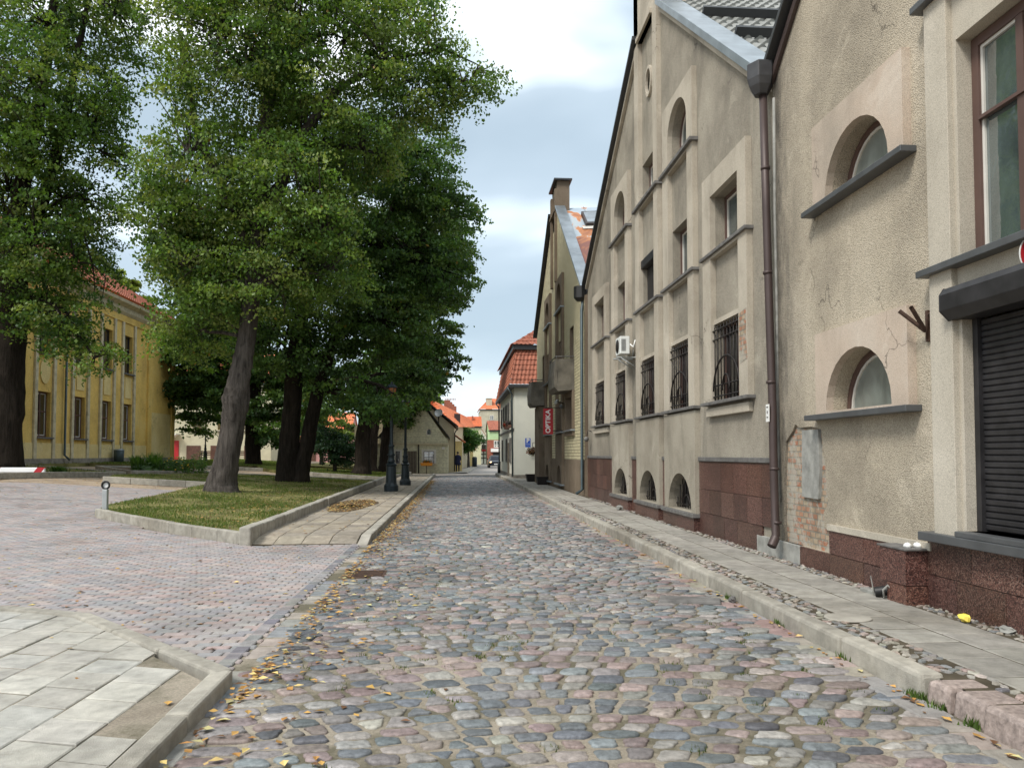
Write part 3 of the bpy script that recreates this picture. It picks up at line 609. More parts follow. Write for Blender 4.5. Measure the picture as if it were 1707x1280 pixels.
for i, (a, b, z0, z1) in enumerate(ex[:3]):
    window(W3, B3, a, b, z0, z1, d=-.22, t=.07, fm='frame_dk', gm='glass_dk', mull=((a + b) / 2,), sill=(a - .25, b + .25, z0, .06, .17, 'zinc', -.1) if i == 0 else None)
g = MB(); W3.panel(g, rect(28.3, 30.35, 2.25, 3.95), [rect(28.5, 30.1, 2.48, 3.72)], .001, .09); obj('window_surround', g, M['umber'], B3)
g = MB(); W3.box(g, 37.5, 39.4, .1, 3.9, .0, .35); obj('porch_pier', g, M['umber'], B3)
g = MB(); W3.box(g, 33.1, 33.4, 9.1, 13.2, .0, .1); W3.box(g, 34.5, 34.8, 9.1, 13.2, .0, .1); W3.box(g, 33.1, 34.8, 12.2, 12.3, -.3, .14); obj('bell_cote_strip', g, M['umber'], B3)
g = MB(); W3.panel(g, rect(33.1, 34.8, 11.6, 13.55), [arch(33.5, 34.4, 12.3, 13.3, .4)], -.5, .0, back=False); W3.box(g, 33.1, 34.8, 11.6, 13.55, -.55, -.5); obj('bell_cote', g, M['umber'], B3)
g = MB(); W3.box(g, 32.95, 34.95, 13.55, 13.62, -.65, .15); obj('bell_cote_cap', g, M['metal_dk'], B3)
for nm, y0, y1 in (('balcony', 28.35, 30.3), ('balcony', 37.4, 39.2)):
    g = MB(); prof = [(0, 3.95), (.62, 3.9), (.74, 4.05), (.76, 4.5), (.7, 5.1), (.6, 5.1), (.64, 4.5), (.62, 4.1), (0, 4.1)]
    g.add([W3.T(y, z, d) for y in (y0, y1) for d, z in prof], [tuple(range(9))[::-1], tuple(range(9, 18))] + [(i, (i + 1) % 9, 9 + (i + 1) % 9, 9 + i) for i in range(9)])
    for yy in (y0, y1 - .08): W3.box(g, yy, yy + .08, 4.101, 5.1, .0, .62)
    bo = obj('balcony', g, M['conc_dk'], B3)
    g = MB(); g.tube([W3.T(y0 + .04, 5.2, .0), W3.T(y0 + .04, 5.2, .68), W3.T(y1 - .04, 5.2, .68), W3.T(y1 - .04, 5.2, 0)], .025, 6, smooth=False)
    for yy in (y0 + .04, y1 - .04): g.tube([W3.T(yy, 5.08, .66), W3.T(yy, 5.2, .66)], .015, 5)
    obj('handrail', g, M['sill_worn'], bo)
coping(B3, 'zinc_coping', W3, 26.15, 7.2, 33.1, 12.35, .1, -.35, .1, 'zinc')
coping(B3, 'dark_coping', W3, 41.8, 7.9, 34.8, 12.5, .2, -.35, .1, 'metal_dk')
g = MB(); rz = lambda y: 7.2 + (y - 26.15) * .757
g.quad((4.7,26.1,7.16),(12.5,24.4,7.16),(12.5,32.0,12.42),(4.7,33.4,12.42)); g.quad((4.7,33.4,12.42),(12.5,32.0,12.42),(12.5,40.5,7.9),(4.7,41.8,7.9)); rfo = obj('roof', g, M['rustroof'], B3)
g = MB()
for x in (5.6, 6.6, 7.6, 8.6, 9.6): 
    f = (x - 4.7) / 7.8; g.tube([(x, 26.1 - 1.7 * f, 7.19), (x, 33.4 - 1.4 * f, 12.45)], .022, 4)
obj('standing_seam', g, M['rustroof'], rfo)
def onroof(f, gx):   # f up the slope, gx along the ridge
    q = (gx - 4.7) / 7.8; lo = np.array((gx, 26.1 - 1.7 * q, 7.16)); hi = np.array((gx, 33.4 - 1.4 * q, 12.42)); return lo + (hi - lo) * f
nn = np.array((0, -.585, .81))
def slab_on(mb, f0, f1, x0, x1, h0, h1, m=0):
    p = [onroof(f0, x0), onroof(f0, x1), onroof(f1, x1), onroof(f1, x0)]; mb.hexa([q + nn * h0 for q in p] + [q + nn * h1 for q in p], m)
g = MB(); slab_on(g, .72, .89, 5.35, 6.15, .0, .17); sk = obj('skylight', g, M['frame_dk'], B3)
g = MB(); slab_on(g, .735, .875, 5.42, 6.08, .17, .185); obj('pane', g, M['zinc'], sk)
g = MB(); slab_on(g, .69, .72, 5.2, 6.3, .02, .05); obj('flashing', g, M['frame_w'], sk)
g = MB(); g.tube([(4.36,26.2,7.0),(4.36,26.2,6.75),(4.5-.2,26.05,6.5),(4.5-.2,26.05,.35),(4.1,26.1,.2)], .055, 10); p_ = obj('downpipe', g, M['pipe_gr'], B3)
g = MB(); g.lathe([(.14,0),(.24,.1),(.24,.5),(.2,.5)], (4.3,26.25,6.85), 8, smooth=False); obj('hopper', g, M['black'], p_)

# ---- white house with mansard roof
B4 = thing('white_house', (3.5, 50, .1), 'white plastered house with a red tiled mansard roof, standing beyond the brick gable', 'house')
W4 = Wall('W', 3.5)
g = MB(); g.box(3.5, 12, 46, 61, .1, 5.55); obj('wall', g, M['white_wall'], B4)
g = MB(); g.box(3.46, 12.05, 45.96, 61.04, .05, .32); obj('plinth', g, M['plinth'], B4)
g = MB(); g.box(3.15, 12.3, 45.65, 61.4, 5.55, 5.72); obj('eaves', g, M['metal_dk'], B4)
A0 = np.array
lo = [(3.2,45.7,5.73),(12.3,45.7,5.73),(12.3,61.3,5.73),(3.2,61.3,5.73)]; hi = [(3.62,46.1,7.85),(11.9,46.1,7.85),(11.9,60.9,7.85),(3.62,60.9,7.85)]
tilesurf('mansard_tiles', lo[0], lo[1], hi[1], hi[0], 38, 7, M['tile_red'], B4, .03, .04, 4)
tilesurf('mansard_tiles', lo[3], lo[0], hi[0], hi[3], 60, 7, M['tile_red'], B4, .03, .04, 4)
g = MB(); g.box(3.42, 12.1, 45.9, 61.1, 7.86, 8.12); obj('cornice', g, M['metal_dk'], B4)
rl = [(3.3,45.8,8.13),(12.2,45.8,8.13),(12.2,61.2,8.13),(3.3,61.2,8.13)]; r0, r1 = (7.7,50,11.2), (7.7,57,11.2)
tilesurf('upper_roof', rl[0], rl[1], r0, r0, 34, 12, M['tile_red'], B4, .03, .04, 4); tilesurf('upper_roof', rl[3], rl[0], r0, r1, 50, 12, M['tile_red'], B4, .03, .04, 4)
g = MB(); W4.box(g, 46, 61, 3.0, 3.12, 0, .06); obj('string_course', g, M['sill_worn'], B4)
for y in (47.6, 50.2, 52.8, 55.4, 58.0): window(W4, B4, y, y + 1.0, 3.5, 4.95, d=.03, t=.08, fm='sill_worn', gm='glass_dk')
for y in (48.6, 52.3, 57): window(W4, B4, y, y + 1.0, 1.0, 2.6, d=.03, t=.08, fm='sill_worn', gm='glass_dk')
g = MB(); W4.box(g, 50.3, 51.3, .15, 2.3, .01, .07); obj('door', g, M['wood'], B4)
for y in (46.4, 60.6): 
    g = MB(); g.tube([(3.1, y, 5.6), (3.38, y, 5.2), (3.42, y, .2)], .055, 8); obj('downpipe', g, M['pipe_gr'], B4)

# ================================================================== GROUND
def pip(x, y, poly):
    x = np.asarray(x); y = np.asarray(y); ins = np.zeros(x.shape, bool); n = len(poly); j = n - 1
    for i in range(n):
        xi, yi = poly[i]; xj, yj = poly[j]
        with np.errstate(divide='ignore', invalid='ignore'): c = ((yi > y) != (yj > y)) & (x < (xj - xi) * (y - yi) / (yj - yi + 1e-12) + xi)
        ins ^= c; j = i
    return ins
def densify(poly, step, closed=True):
    out = []; n = len(poly)
    for i in range(n if closed else n - 1):
        a = np.array(poly[i], float); b = np.array(poly[(i + 1) % n], float); k = max(1, int(np.ceil(np.linalg.norm(b - a) / step)))
        out += [tuple(a + (b - a) * t / k) for t in range(k)]
    if not closed: out.append(tuple(poly[-1]))
    return out
def drape(name, poly, zoff, mat, spacing=1.0, kind='structure', zf=hgt, **kw):
    bd = densify(poly, spacing); xs = [p[0] for p in bd]; ys = [p[1] for p in bd]
    gx, gy = np.meshgrid(np.arange(min(xs), max(xs), spacing), np.arange(min(ys), max(ys), spacing)); gx = gx.ravel() + .137; gy = gy.ravel() + .171
    k = pip(gx, gy, poly); pts = bd + list(zip(gx[k], gy[k])); n = len(bd)
    r = geometry.delaunay_2d_cdt([Vector(p) for p in pts], [(i, (i + 1) % n) for i in range(n)], [], 1, 1e-5)
    mb = MB(); mb.add([(v[0], v[1], zf(v[0], v[1]) + zoff) for v in r[0]], [tuple(f) for f in r[2]], 0, True)
    return obj(name, mb, mat, kind=kind, **kw)
def kerb(name, line, wd, z0, z1, mat='conc', seg=1.0, zf=hgt, closed=False, side=1, gap=.008, bevel=.018, jit=.006):
    """kerb stones along a line, lying on its left (side=1) or right"""
    mb = MB(); cols = []
    P = [np.array(p, float) for p in line]
    for i in range(len(P) - 1):
        a, b = P[i], P[i + 1]; d = b - a; Lh = np.linalg.norm(d); d /= Lh; nrm = np.array([-d[1], d[0]]) * side; k = max(1, round(Lh / seg))
        for t in range(k):
            p = a + d * (Lh * t / k + gap / 2); q = a + d * (Lh * (t + 1) / k - gap / 2); j = rnd.uniform(-jit, jit); o = nrm * rnd.uniform(-jit, jit)
            c = [p + o, q + o, q + nrm * wd + o, p + nrm * wd + o]; v = []
            for zz in (z0, z1): v += [(x[0], x[1], zf(x[0], x[1]) + zz + (j if zz == z1 else 0)) for x in c]
            mb.hexa(v); kk = rnd.uniform(.85, 1.12); cols += [(.36 * kk, .34 * kk, .295 * kk)] * 8
    return obj(name, mb, M['slab'] if mat == 'slab' else M[mat], kind='structure', bevel=bevel, col=np.array(cols))
def stones(name, cx, cy, sw, sd, rot, colr, zf, hh=.016, K=10, mat='stone', kind='structure', square=.6, tilt=.02, zb=-.03, irr=.12):
    """domed paving stones: centres, half sizes, rotation"""
    n = len(cx); th = 2 * math.pi * (np.arange(K)[None] + .5 + nr.uniform(-.42, .42, (n, K))) / K
    c, s = np.cos(th), np.sin(th); pw = square * nr.uniform(.65, 1.25, (n, 1))
    bx = np.sign(c) * np.abs(c) ** pw; by = np.sign(s) * np.abs(s) ** pw
    j = 1 + nr.uniform(-irr, irr, (n, K)); X = bx * sw[:, None] * j; Y = by * sd[:, None] * (1 + nr.uniform(-irr, irr, (n, K)))
    cr_, sr_ = np.cos(rot)[:, None], np.sin(rot)[:, None]; XX = X * cr_ - Y * sr_; YY = X * sr_ + Y * cr_
    return stone_mesh(name, cx, cy, XX, YY, colr, zf, hh, mat, kind, tilt, zb)
def voronoi_outline(cx, cy, K, asp, gap, cap=(.2, .13), skew=None):
    """tight irregular outlines: every stone grows until it meets its neighbours"""
    n = len(cx); px = cx / asp; py = cy; th = 2 * math.pi * (np.arange(K) + .5) / K; ux, uy = np.cos(th), np.sin(th)
    o = np.argsort(py); sp_ = py[o]; Rr = np.zeros((n, K))
    for s0 in range(0, n, 200):
        idx = o[s0:s0 + 200]; lo = np.searchsorted(sp_, py[idx].min() - .38); hi_ = np.searchsorted(sp_, py[idx].max() + .38); c = o[lo:hi_]
        dx = px[c][None] - px[idx][:, None]; dy = py[c][None] - py[idx][:, None]; d2 = dx ** 2 + dy ** 2; d2[d2 < 1e-9] = 1e9
        near = np.argpartition(d2, 11, 1)[:, :11]; ii = np.arange(len(idx))[:, None]; dx, dy, d2 = dx[ii, near], dy[ii, near], d2[ii, near]
        q = np.clip((dx[..., None] * ux + dy[..., None] * uy) / (d2[..., None] / 2), 1e-3, None); Rr[idx] = ((q ** 15).sum(1)) ** (-1 / 15)
    X = Rr * ux * asp; Y = Rr * uy; L_ = np.sqrt(X ** 2 + Y ** 2); f = np.clip((L_ - gap[:, None]) / L_, .3, 1); X *= f; Y *= f
    e = np.maximum(1, np.sqrt((X / cap[0]) ** 2 + (Y / cap[1]) ** 2)); X /= e; Y /= e
    j = 1 + nr.uniform(-.075, .06, (n, K)); return X * j, Y * j
def stone_mesh(name, cx, cy, XX, YY, colr, zf, hh, mat='stone', kind='structure', tilt=.02, zb=-.03, smooth=False, prof=None):
    n, K = XX.shape
    tx = nr.normal(0, tilt, n)[:, None]; ty = nr.normal(0, tilt, n)[:, None]; z0 = (zf(cx, cy) + nr.uniform(-.006, .006, n))[:, None]
    rings = []; prof = prof or ((1.0, zb), (.99, -.003), (.93, hh * .75), (.74, hh)); nr_ = len(prof)
    for f, z in prof:
        rings.append(np.stack([cx[:, None] + XX * f, cy[:, None] + YY * f, z0 + z + (tx * XX + ty * YY) * f + (nr.uniform(-.002, .002, (n, K)) if f < 1 else 0)], -1))
    cen = np.stack([cx, cy, z0[:, 0] + hh * 1.03], -1)[:, None]
    V = np.concatenate(rings + [cen], 1); per = nr_ * K + 1
    q = []
    for r in range(nr_ - 1):
        for k in range(K): q.append((r*K+k, r*K+(k+1)%K, (r+1)*K+(k+1)%K, (r+1)*K+k))
    q = np.array(q); t = np.array([((nr_-1)*K+k, (nr_-1)*K+(k+1)%K, nr_*K) for k in range(K)]); base = (np.arange(n) * per)[:, None, None]
    return npobj(name, V.reshape(-1, 3), [(q[None] + base).reshape(-1, 4), (t[None] + base).reshape(-1, 3)], M[mat], col=np.repeat(colr, per, 0), smooth=smooth, kind=kind)
def blocks(name, quads, z, colr, mat, ch=.008, dep=.03, kind='structure'):
    """flat paving blocks with a chamfer: quads (n,4,2), z (n,4)"""
    n = len(quads); c = quads.mean(1, keepdims=True); d = quads - c; ln = np.linalg.norm(d, axis=2, keepdims=True); ins = c + d * (1 - ch * 1.4 / ln)
    rings = [np.concatenate([quads, (z - dep)[..., None]], 2), np.concatenate([quads, (z - ch * .7)[..., None]], 2), np.concatenate([ins, z[..., None]], 2)]
    V = np.concatenate(rings, 1); q = [(8, 9, 10, 11)]
    for r in range(2):
        for k in range(4): q.append((r*4+k, r*4+(k+1)%4, (r+1)*4+(k+1)%4, (r+1)*4+k))
    base = (np.arange(n) * 12)[:, None, None]
    return npobj(name, V.reshape(-1, 3), (np.array(q)[None] + base).reshape(-1, 4), M[mat], col=np.repeat(colr, 12, 0), kind=kind)
def pal(cols, wts, n, jit=.12, hue=.04):
    c = np.array(cols)[nr.choice(len(cols), n, p=np.array(wts) / sum(wts))]; return c * (1 + nr.uniform(-jit, jit, (n, 1))) * (1 + nr.uniform(-hue, hue, (n, 3)))

# base sheet to the horizon
gx = np.concatenate([[-600, -200, -90], np.arange(-60, -3.9, 1.5), np.arange(-3.9, -1.5, .6), [0, 4, 10, 40, 120, 600]])
gy = np.concatenate([[-200, -30], np.arange(-8, 60, 1.5), np.arange(60, 130, 6), [160, 250, 900]])
X, Y = np.meshgrid(gx, gy); Z = hgt_np(X, Y) - .05; nx = len(gx); i = (np.arange(len(gy) - 1)[:, None] * nx + np.arange(nx - 1)[None]).ravel()
npobj('ground', np.stack([X, Y, Z], -1).reshape(-1, 3), np.stack([i, i + 1, i + 1 + nx, i + nx], 1), M['dirt'], kind='structure', smooth=True)
# street: sand bed and cobbles
zflat = lambda x, y: np.zeros_like(x)
def crown_z(x, y): return .035 * (1 - ((np.asarray(x) - .65) / 2.3) ** 2).clip(0) - .02
gx = np.linspace(-1.75, 3.0, 20); gy = np.linspace(1, 58, 60); X, Y = np.meshgrid(gx, gy); nx = 20; i = (np.arange(59)[:, None] * nx + np.arange(nx - 1)[None]).ravel()
npobj('street_bed', np.stack([X, Y, crown_z(X, Y) - .004], -1).reshape(-1, 3), np.stack([i, i + 1, i + 1 + nx, i + nx], 1), M['sand'], kind='structure', smooth=True)
SC = [(.125,.14,.152), (.175,.19,.2), (.215,.17,.163), (.275,.225,.21), (.24,.232,.222), (.33,.31,.28), (.1,.106,.115), (.205,.192,.186)]; SW = [3.2, 3, 2.6, 1.6, 2.6, 1.1, 1, 2.5]
cxs, cys, sws, sds, rots = [], [], [], [], []
y = 2.6
while y < 56:
    far = y > 22
    dep = rnd.uniform(.095, .165) * (1.2 if far else 1) * (1.15 if y < 6.5 else 1); x = -1.34 + rnd.uniform(-.08, .05)
    while x < 2.72:
        wd = rnd.choice((rnd.uniform(.1, .17), rnd.uniform(.15, .27), rnd.uniform(.17, .24))) * (1.2 if far else 1) * (1.12 if y < 6.5 else 1); c = x + wd / 2
        sl = -.19 * (c - .55) - .05 * math.sin(c * 2.1 + y * .7); yy = y - .095 * (c - .55) ** 2 + .03 * math.sin(c * 3 + y * 1.3)
        if c < 2.76 and not (9.85 < yy < 10.5 and -1.35 < c < -.88):
            k = rnd.random()
            if k < .12 and not far and wd > .15:      # two small stones instead of one
                for sg in (-1, 1): cxs.append(c + sg * wd * .25); cys.append(yy + rnd.uniform(-.01, .01)); sws.append(wd * .21); sds.append(dep * .4); rots.append(sl + rnd.uniform(-.3, .3))
            else:
                gp = 1.0 if y > 7 else .93
                cxs.append(c); cys.append(yy + rnd.uniform(-.012, .012)); sws.append(wd * .5 * gp * rnd.uniform(.86, 1.04)); sds.append(dep * .5 * gp * rnd.uniform(.8, 1.16)); rots.append(sl + rnd.gauss(0, .07 if far else .15))
        x += wd
    y += dep
cxs, cys, sws, sds, rots = map(np.array, (cxs, cys, sws, sds, rots)); nst = len(cxs); CC = pal(SC, SW, nst, .2)
# wheel-worn tracks are a little lighter, the gutter side mossier and darker
CC *= (1 - .16 * np.clip((-.2 - cxs) / 1.0, 0, 1) * (cys > 5))[:, None]
gapv = nr.uniform(.008, .016, nst) + .006 * (cys < 6.5)
PX, PY = voronoi_outline(cxs, cys, 16, 1.5, gapv, (.18, .105))
for lo_, hi_, hh_ in ((0, 9, .009), (9, 22, .011), (22, 99, .015)):
    m_ = (cys >= lo_) & (cys < hi_); st_ = 1 if lo_ < 22 else 2
    stone_mesh('cobblestones', cxs[m_], cys[m_], PX[m_][:, ::st_], PY[m_][:, ::st_], CC[m_], crown_z, hh_, tilt=.03, smooth=True, prof=((1.0, -.03), (1.0, -.008), (.975, .001), (.9, hh_ * .72), (.62, hh_)))
# gutter setts: right row and left flat blocks
q, z, c = [], [], []
y = 3.2
while y < 45:
    l = rnd.uniform(.2, .36); a, b = 2.76 + rnd.uniform(-.01, .01), 2.965; o = rnd.uniform(-.01, .01)
    q.append([(a, y + .008 + o), (b, y + .008), (b, y + l - .008), (a, y + l - .008 + o)]); z.append([rnd.uniform(-.012, .0)] * 4); y += l
nG = len(q); c = pal([(.32,.29,.25), (.36,.29,.26), (.28,.28,.27), (.3,.22,.2)], [3, 2, 2, 1], nG)
y = 3.6; q2 = []
while y < 50:
    l = rnd.uniform(.25, .5)
    q2.append([(-1.62, y + .01), (-1.4, y + .01), (-1.4, y + l - .01), (-1.62, y + l - .01)])
    z.append([rnd.uniform(-.018, -.006)] * 4); y += l
c2_ = pal([(.29,.28,.26), (.24,.25,.26), (.34,.31,.27)], [2, 2, 2], len(q2))
blocks('gutter_setts', np.array(q + q2), np.array(z), np.concatenate([c, c2_]), 'slab', .015)
# cobbled surface of the junction and the far lane
drape('far_street', [(-30,57.9),(-3.2,57.9),(-1.4,56),(3.0,56),(3.3,61.5),(6.5,61.5),(7.5,82),(12,130),(1.5,140),(1.2,105),(-.6,61.9),(-30,63)], -.012, M['farcob'], 4, zf=lambda x, y: hgt(x, y) * .3)
drape('far_pavement', [(-.68,61.8),(.95,62.6),(1.6,74),(3.3,104),(2.2,104),(1.3,86),(.3,66)], .07, M['conc'], 3, zf=lambda x, y: 0)
kerb('far_kerb', [(.97,62.6),(1.62,74),(3.32,104)], .14, -.05, .09, 'slab', 1.5, zf=lambda x, y: 0)
# driveway of clay pavers
PV = [(-1.66,5.46),(-1.66,13.55),(-3.55,13.4),(-8.4,18.6),(-8.75,20.5),(-8.75,27.2),(-14.6,27.2),(-16,26),(-16,7.9),(-4.3,7.92),(-3.45,7.46)]
q, z, pc = [], [], []
y = 5.3; r_ = 0
pw_, ph_ = .205, .105
while y < 27.2:
    x = -1.6 - (pw_ / 2 if r_ % 2 else 0) - pw_
    while x > -16:
        if pip(np.array([x + pw_ / 2]), np.array([y + ph_ / 2]), PV)[0]:
            if y > 18 and False: pass
            w1 = .006; k = .012 * math.sin(3 * x + y)
            p = [(x + w1, y + w1 + k), (x + pw_ - w1, y + w1 + k), (x + pw_ - w1, y + ph_ - w1 + k), (x + w1, y + ph_ - w1 + k)]
            q.append(p); z.append([hgt(a, b) + rnd.uniform(-.002, .002) for a, b in p])
        x -= pw_
    y += ph_; r_ += 1
q = np.array(q); big = .5 + .5 * np.sin(q[:, 0, 0] * .9 + 1.3 * np.sin(q[:, 0, 1] * .5)); nq = len(q)
pc = pal([(.33,.265,.25), (.29,.262,.26), (.262,.257,.265), (.355,.305,.29), (.31,.29,.288)], [2.4, 3, 3, 2, 3], nq, .08, .02)
blocks('driveway_pavers', q, np.array(z), pc, 'paver', .008)
drape('driveway_bed', [(-1.3,4.5),(-1.3,13.9)] + PV[1:-1] + [(-3.4,7.3),(-1.6,5.0)], -.014, M['sand'], 1.0)
q, z = [], []
y = 5.5
while y < 13.5:
    l = rnd.uniform(.16, .24); q.append([(-1.76, y + .006), (-1.64, y + .006), (-1.64, y + l - .006), (-1.76, y + l - .006)]); z.append([.004] * 4); y += l
blocks('driveway_edge_setts', np.array(q), np.array(z), pal([(.2,.2,.22), (.26,.25,.25)], [1, 1], len(q)), 'slab', .01)
# near left footpath: slabs, kerb
FP = [(-1.6,2.0),(-1.64,5.22),(-3.32,7.2),(-4.1,7.62),(-12,7.8),(-12,1.5)]
fpz = .075; FPi = [(-1.61,1.5),(-1.66,5.3),(-3.36,7.27),(-4.12,7.66),(-12,7.84),(-12,1.5)]
drape('footpath_bed', FP, fpz - .009, M['sand'], 1.0, zf=lambda x, y: 0)
u_ = np.array([math.cos(R(-16)), math.sin(R(-16))]) * .375; v_ = np.array([.03, 1.0]) * .345; q, z, o0 = [], [], np.array([-2.25, 4.9]); cut = []
for i in range(-26, 3):
    for j in range(-12, 16):
        o = o0 + u_ * i + v_ * (j + (.45 if i % 2 else 0)); p = [o + u_ * .02 + v_ * .02, o + u_ * .98 + v_ * .02, o + u_ * .98 + v_ * .98, o + u_ * .02 + v_ * .98]
        ctr = o + (u_ + v_) / 2; edge = -1.64 - .9 * max(0, (ctr[1] - 5.0)) - .28
        nin = sum(pip(np.array([a[0]]), np.array([a[1]]), FPi)[0] for a in p)
        if 0 < nin < 4 and not (ctr[0] > -2.1 and 4.2 < ctr[1] < 6.2): cut.append([np.array(a) for a in p])
        if nin == 4 and not (ctr[0] > -2.0 and 4.2 < ctr[1]): q.append(p); t = rnd.uniform(-.006, .006); z.append([fpz + t + rnd.uniform(-.003, .003) for _ in range(4)])
def clip_poly(P, Q):
    for i in range(len(Q)):
        a, b = np.array(Q[i]), np.array(Q[(i + 1) % len(Q)]); out = []; sd = lambda p: (b[0]-a[0])*(p[1]-a[1]) - (b[1]-a[1])*(p[0]-a[0])
        for k in range(len(P)):
            c, d = P[k], P[(k + 1) % len(P)]; sc_, sd2 = sd(c), sd(d)
            if sc_ >= 0: out.append(c)
            if sc_ * sd2 < 0: out.append(c + (d - c) * sc_ / (sc_ - sd2))
        P = out
        if len(P) < 3: return []
    return P
g = MB(); cl_ = []
for P_ in cut:
    P_ = clip_poly(P_, FPi); m_ = len(P_)
    if m_ < 3: continue
    k = rnd.uniform(.9, 1.06); g.add([(a[0], a[1], fpz + dz) for dz in (rnd.uniform(-.004, .003), -.04) for a in P_], [tuple(range(m_))] + [(i, (i + 1) % m_, m_ + (i + 1) % m_, m_ + i) for i in range(m_)]); cl_ += [(.385 * k, .37 * k, .33 * k)] * (2 * m_)
obj('footpath_cut_slabs', g, M['slab'], kind='structure', col=np.array(cl_))
blocks('footpath_slabs', np.array(q), np.array(z), pal([(.44,.425,.385), (.39,.375,.34), (.47,.455,.41), (.42,.415,.385)], [2, 3, 1, 2], len(q), .05, .006), 'slab', .008)
kerb('footpath_kerb', [(-1.46,1.8),(-1.5,5.4),(-3.36,7.42),(-4.2,7.8),(-12,8.0)], .14, -.05, .095, 'slab', 1.0, zf=lambda x, y: 0, bevel=.02)
# left pavement along the street
zp = .1
LP_ = [(-1.7,13.6),(-1.7,57.5),(-3.6,57.5),(-3.75,13.6)]
drape('left_pavement_bed', LP_, zp - .007, M['joint'], 1, zf=lambda x, y: -.1 * max(0, min(1, (14.2 - y) / .6)))
q, z = [], []
y = 13.62
while y < 57:
    for k in range(4):
        x0 = -3.62 + k * .475; o = 0
        p = [(x0 + .006, y + .006), (x0 + .469, y + .006), (x0 + .469, y + .494), (x0 + .006, y + .494)]; q.append(p); zz = rnd.uniform(-.004, .004); z.append([zp + zz - .1 * max(0, min(1, (14.2 - b_) / .6)) for a_, b_ in p])
    y += .5
blocks('left_pavement_slabs', np.array(q), np.array(z), pal([(.31,.27,.215), (.27,.24,.2), (.34,.3,.24)], [1, 1, 1], len(q), .08, .006), 'slab', .009)
kerb('left_kerb', [(-1.5,14.0),(-1.5,57.5)], .18, -.06, .125, 'slab', 1.0, zf=lambda x, y: 0, bevel=.025)
g = MB(); g.hexa([(-1.68,13.35,-.05),(-1.5,13.35,-.05),(-1.5,13.995,-.05),(-1.68,13.995,-.05),(-1.68,13.35,.01),(-1.5,13.35,.01),(-1.5,13.995,.12),(-1.68,13.995,.12)]); obj('dropped_kerb', g, M['conc'], kind='structure', bevel=.015)
# right pavement: kerb, pebble strip, slabs, rubble strip
zr = .12
kerb('right_kerb', [(2.97,58),(2.97,4.78)], .17, -.06, zr + .02, 'slab', 1.05, zf=lambda x, y: 0, side=1, bevel=.03, jit=.008)
drape('right_pavement_bed', [(3.1,1),(4.6,1),(4.6,46),(3.6,46),(3.6,60),(3.1,60)], zr - .005, M['joint'], 3, zf=lambda x, y: 0)
q, z = [], []
y = 4.3
while y < 58:
    w_ = .46
    for k in range(2):
        if y > 45 and k == 1: continue
        x0 = 3.42 + k * .445; oo = .25 * k
        p = [(x0 + .007, y + .007 + oo), (x0 + .436, y + .007 + oo), (x0 + .436, y + w_ - .008 + oo), (x0 + .007, y + w_ - .008 + oo)]; q.append(p); z.append([zr + rnd.uniform(-.003, .003) for _ in range(4)])
    if y > 24: p = [(3.15, y), (3.41, y), (3.41, y + .455), (3.15, y + .455)]; q.append(p); z.append([zr] * 4)
    y += w_
blocks('right_pavement_slabs', np.array(q), np.array(z), pal([(.31,.295,.265), (.28,.268,.24), (.335,.32,.285)], [1, 1, 1], len(q), .05, .006), 'slab', .009)
def pebbles(name, x0, x1, y0, y1, s, dens, colr, zz, hh, wts=None, K=7):
    n = int((x1 - x0) * (y1 - y0) / (s * s) * dens); gx_ = nr.uniform(x0, x1, n * 3); gy_ = nr.uniform(y0, y1, n * 3); keep = []; grid = {}
    for a, b in zip(gx_, gy_):
        k = (int(a / s), int(b / s)); ok = True
        for i in (-1, 0, 1):
            for j in (-1, 0, 1):
                for c_, d_ in grid.get((k[0] + i, k[1] + j), ()):
                    if (a - c_) ** 2 + (b - d_) ** 2 < (s * .78) ** 2: ok = False
        if ok: grid.setdefault(k, []).append((a, b)); keep.append((a, b))
        if len(keep) >= n: break
    P = np.array(keep); m = len(P)
    return stones(name, P[:, 0], P[:, 1], nr.uniform(.4, .74, m) * s, nr.uniform(.32, .5, m) * s, nr.uniform(-1.2, 1.2, m) + 1.3, pal(colr, wts or [1] * len(colr), m, .2), lambda x, y: np.full_like(x, zz), hh, K, square=.75, tilt=.09, irr=.22)
PB = [(.27,.25,.22), (.22,.21,.2), (.32,.29,.25), (.3,.24,.21), (.18,.185,.19), (.36,.34,.3)]
pebbles('pebble_strip', 3.16, 3.40, 4.9, 12, .068, 1, PB, zr - .004, .007); pebbles('pebble_strip', 3.16, 3.40, 12, 24, .085, 1, PB, zr - .004, .007, K=5)
pebbles('rubble_strip', 4.33, 4.49, 3.5, 13, .055, .9, PB, zr - .006, .01); pebbles('rubble_strip', 4.33, 4.49, 13, 25, .08, .6, PB, zr - .006, .012, K=5)
pebbles('pebble_strip', 3.3, 3.42, 3.0, 4.95, .075, 1, PB, zr - .004, .008); pebbles('flat_boulders', 3.32, 4.3, 3.0, 4.35, .2, 1, [(.36,.3,.26), (.34,.25,.22), (.3,.27,.24)], zr - .02, .03)
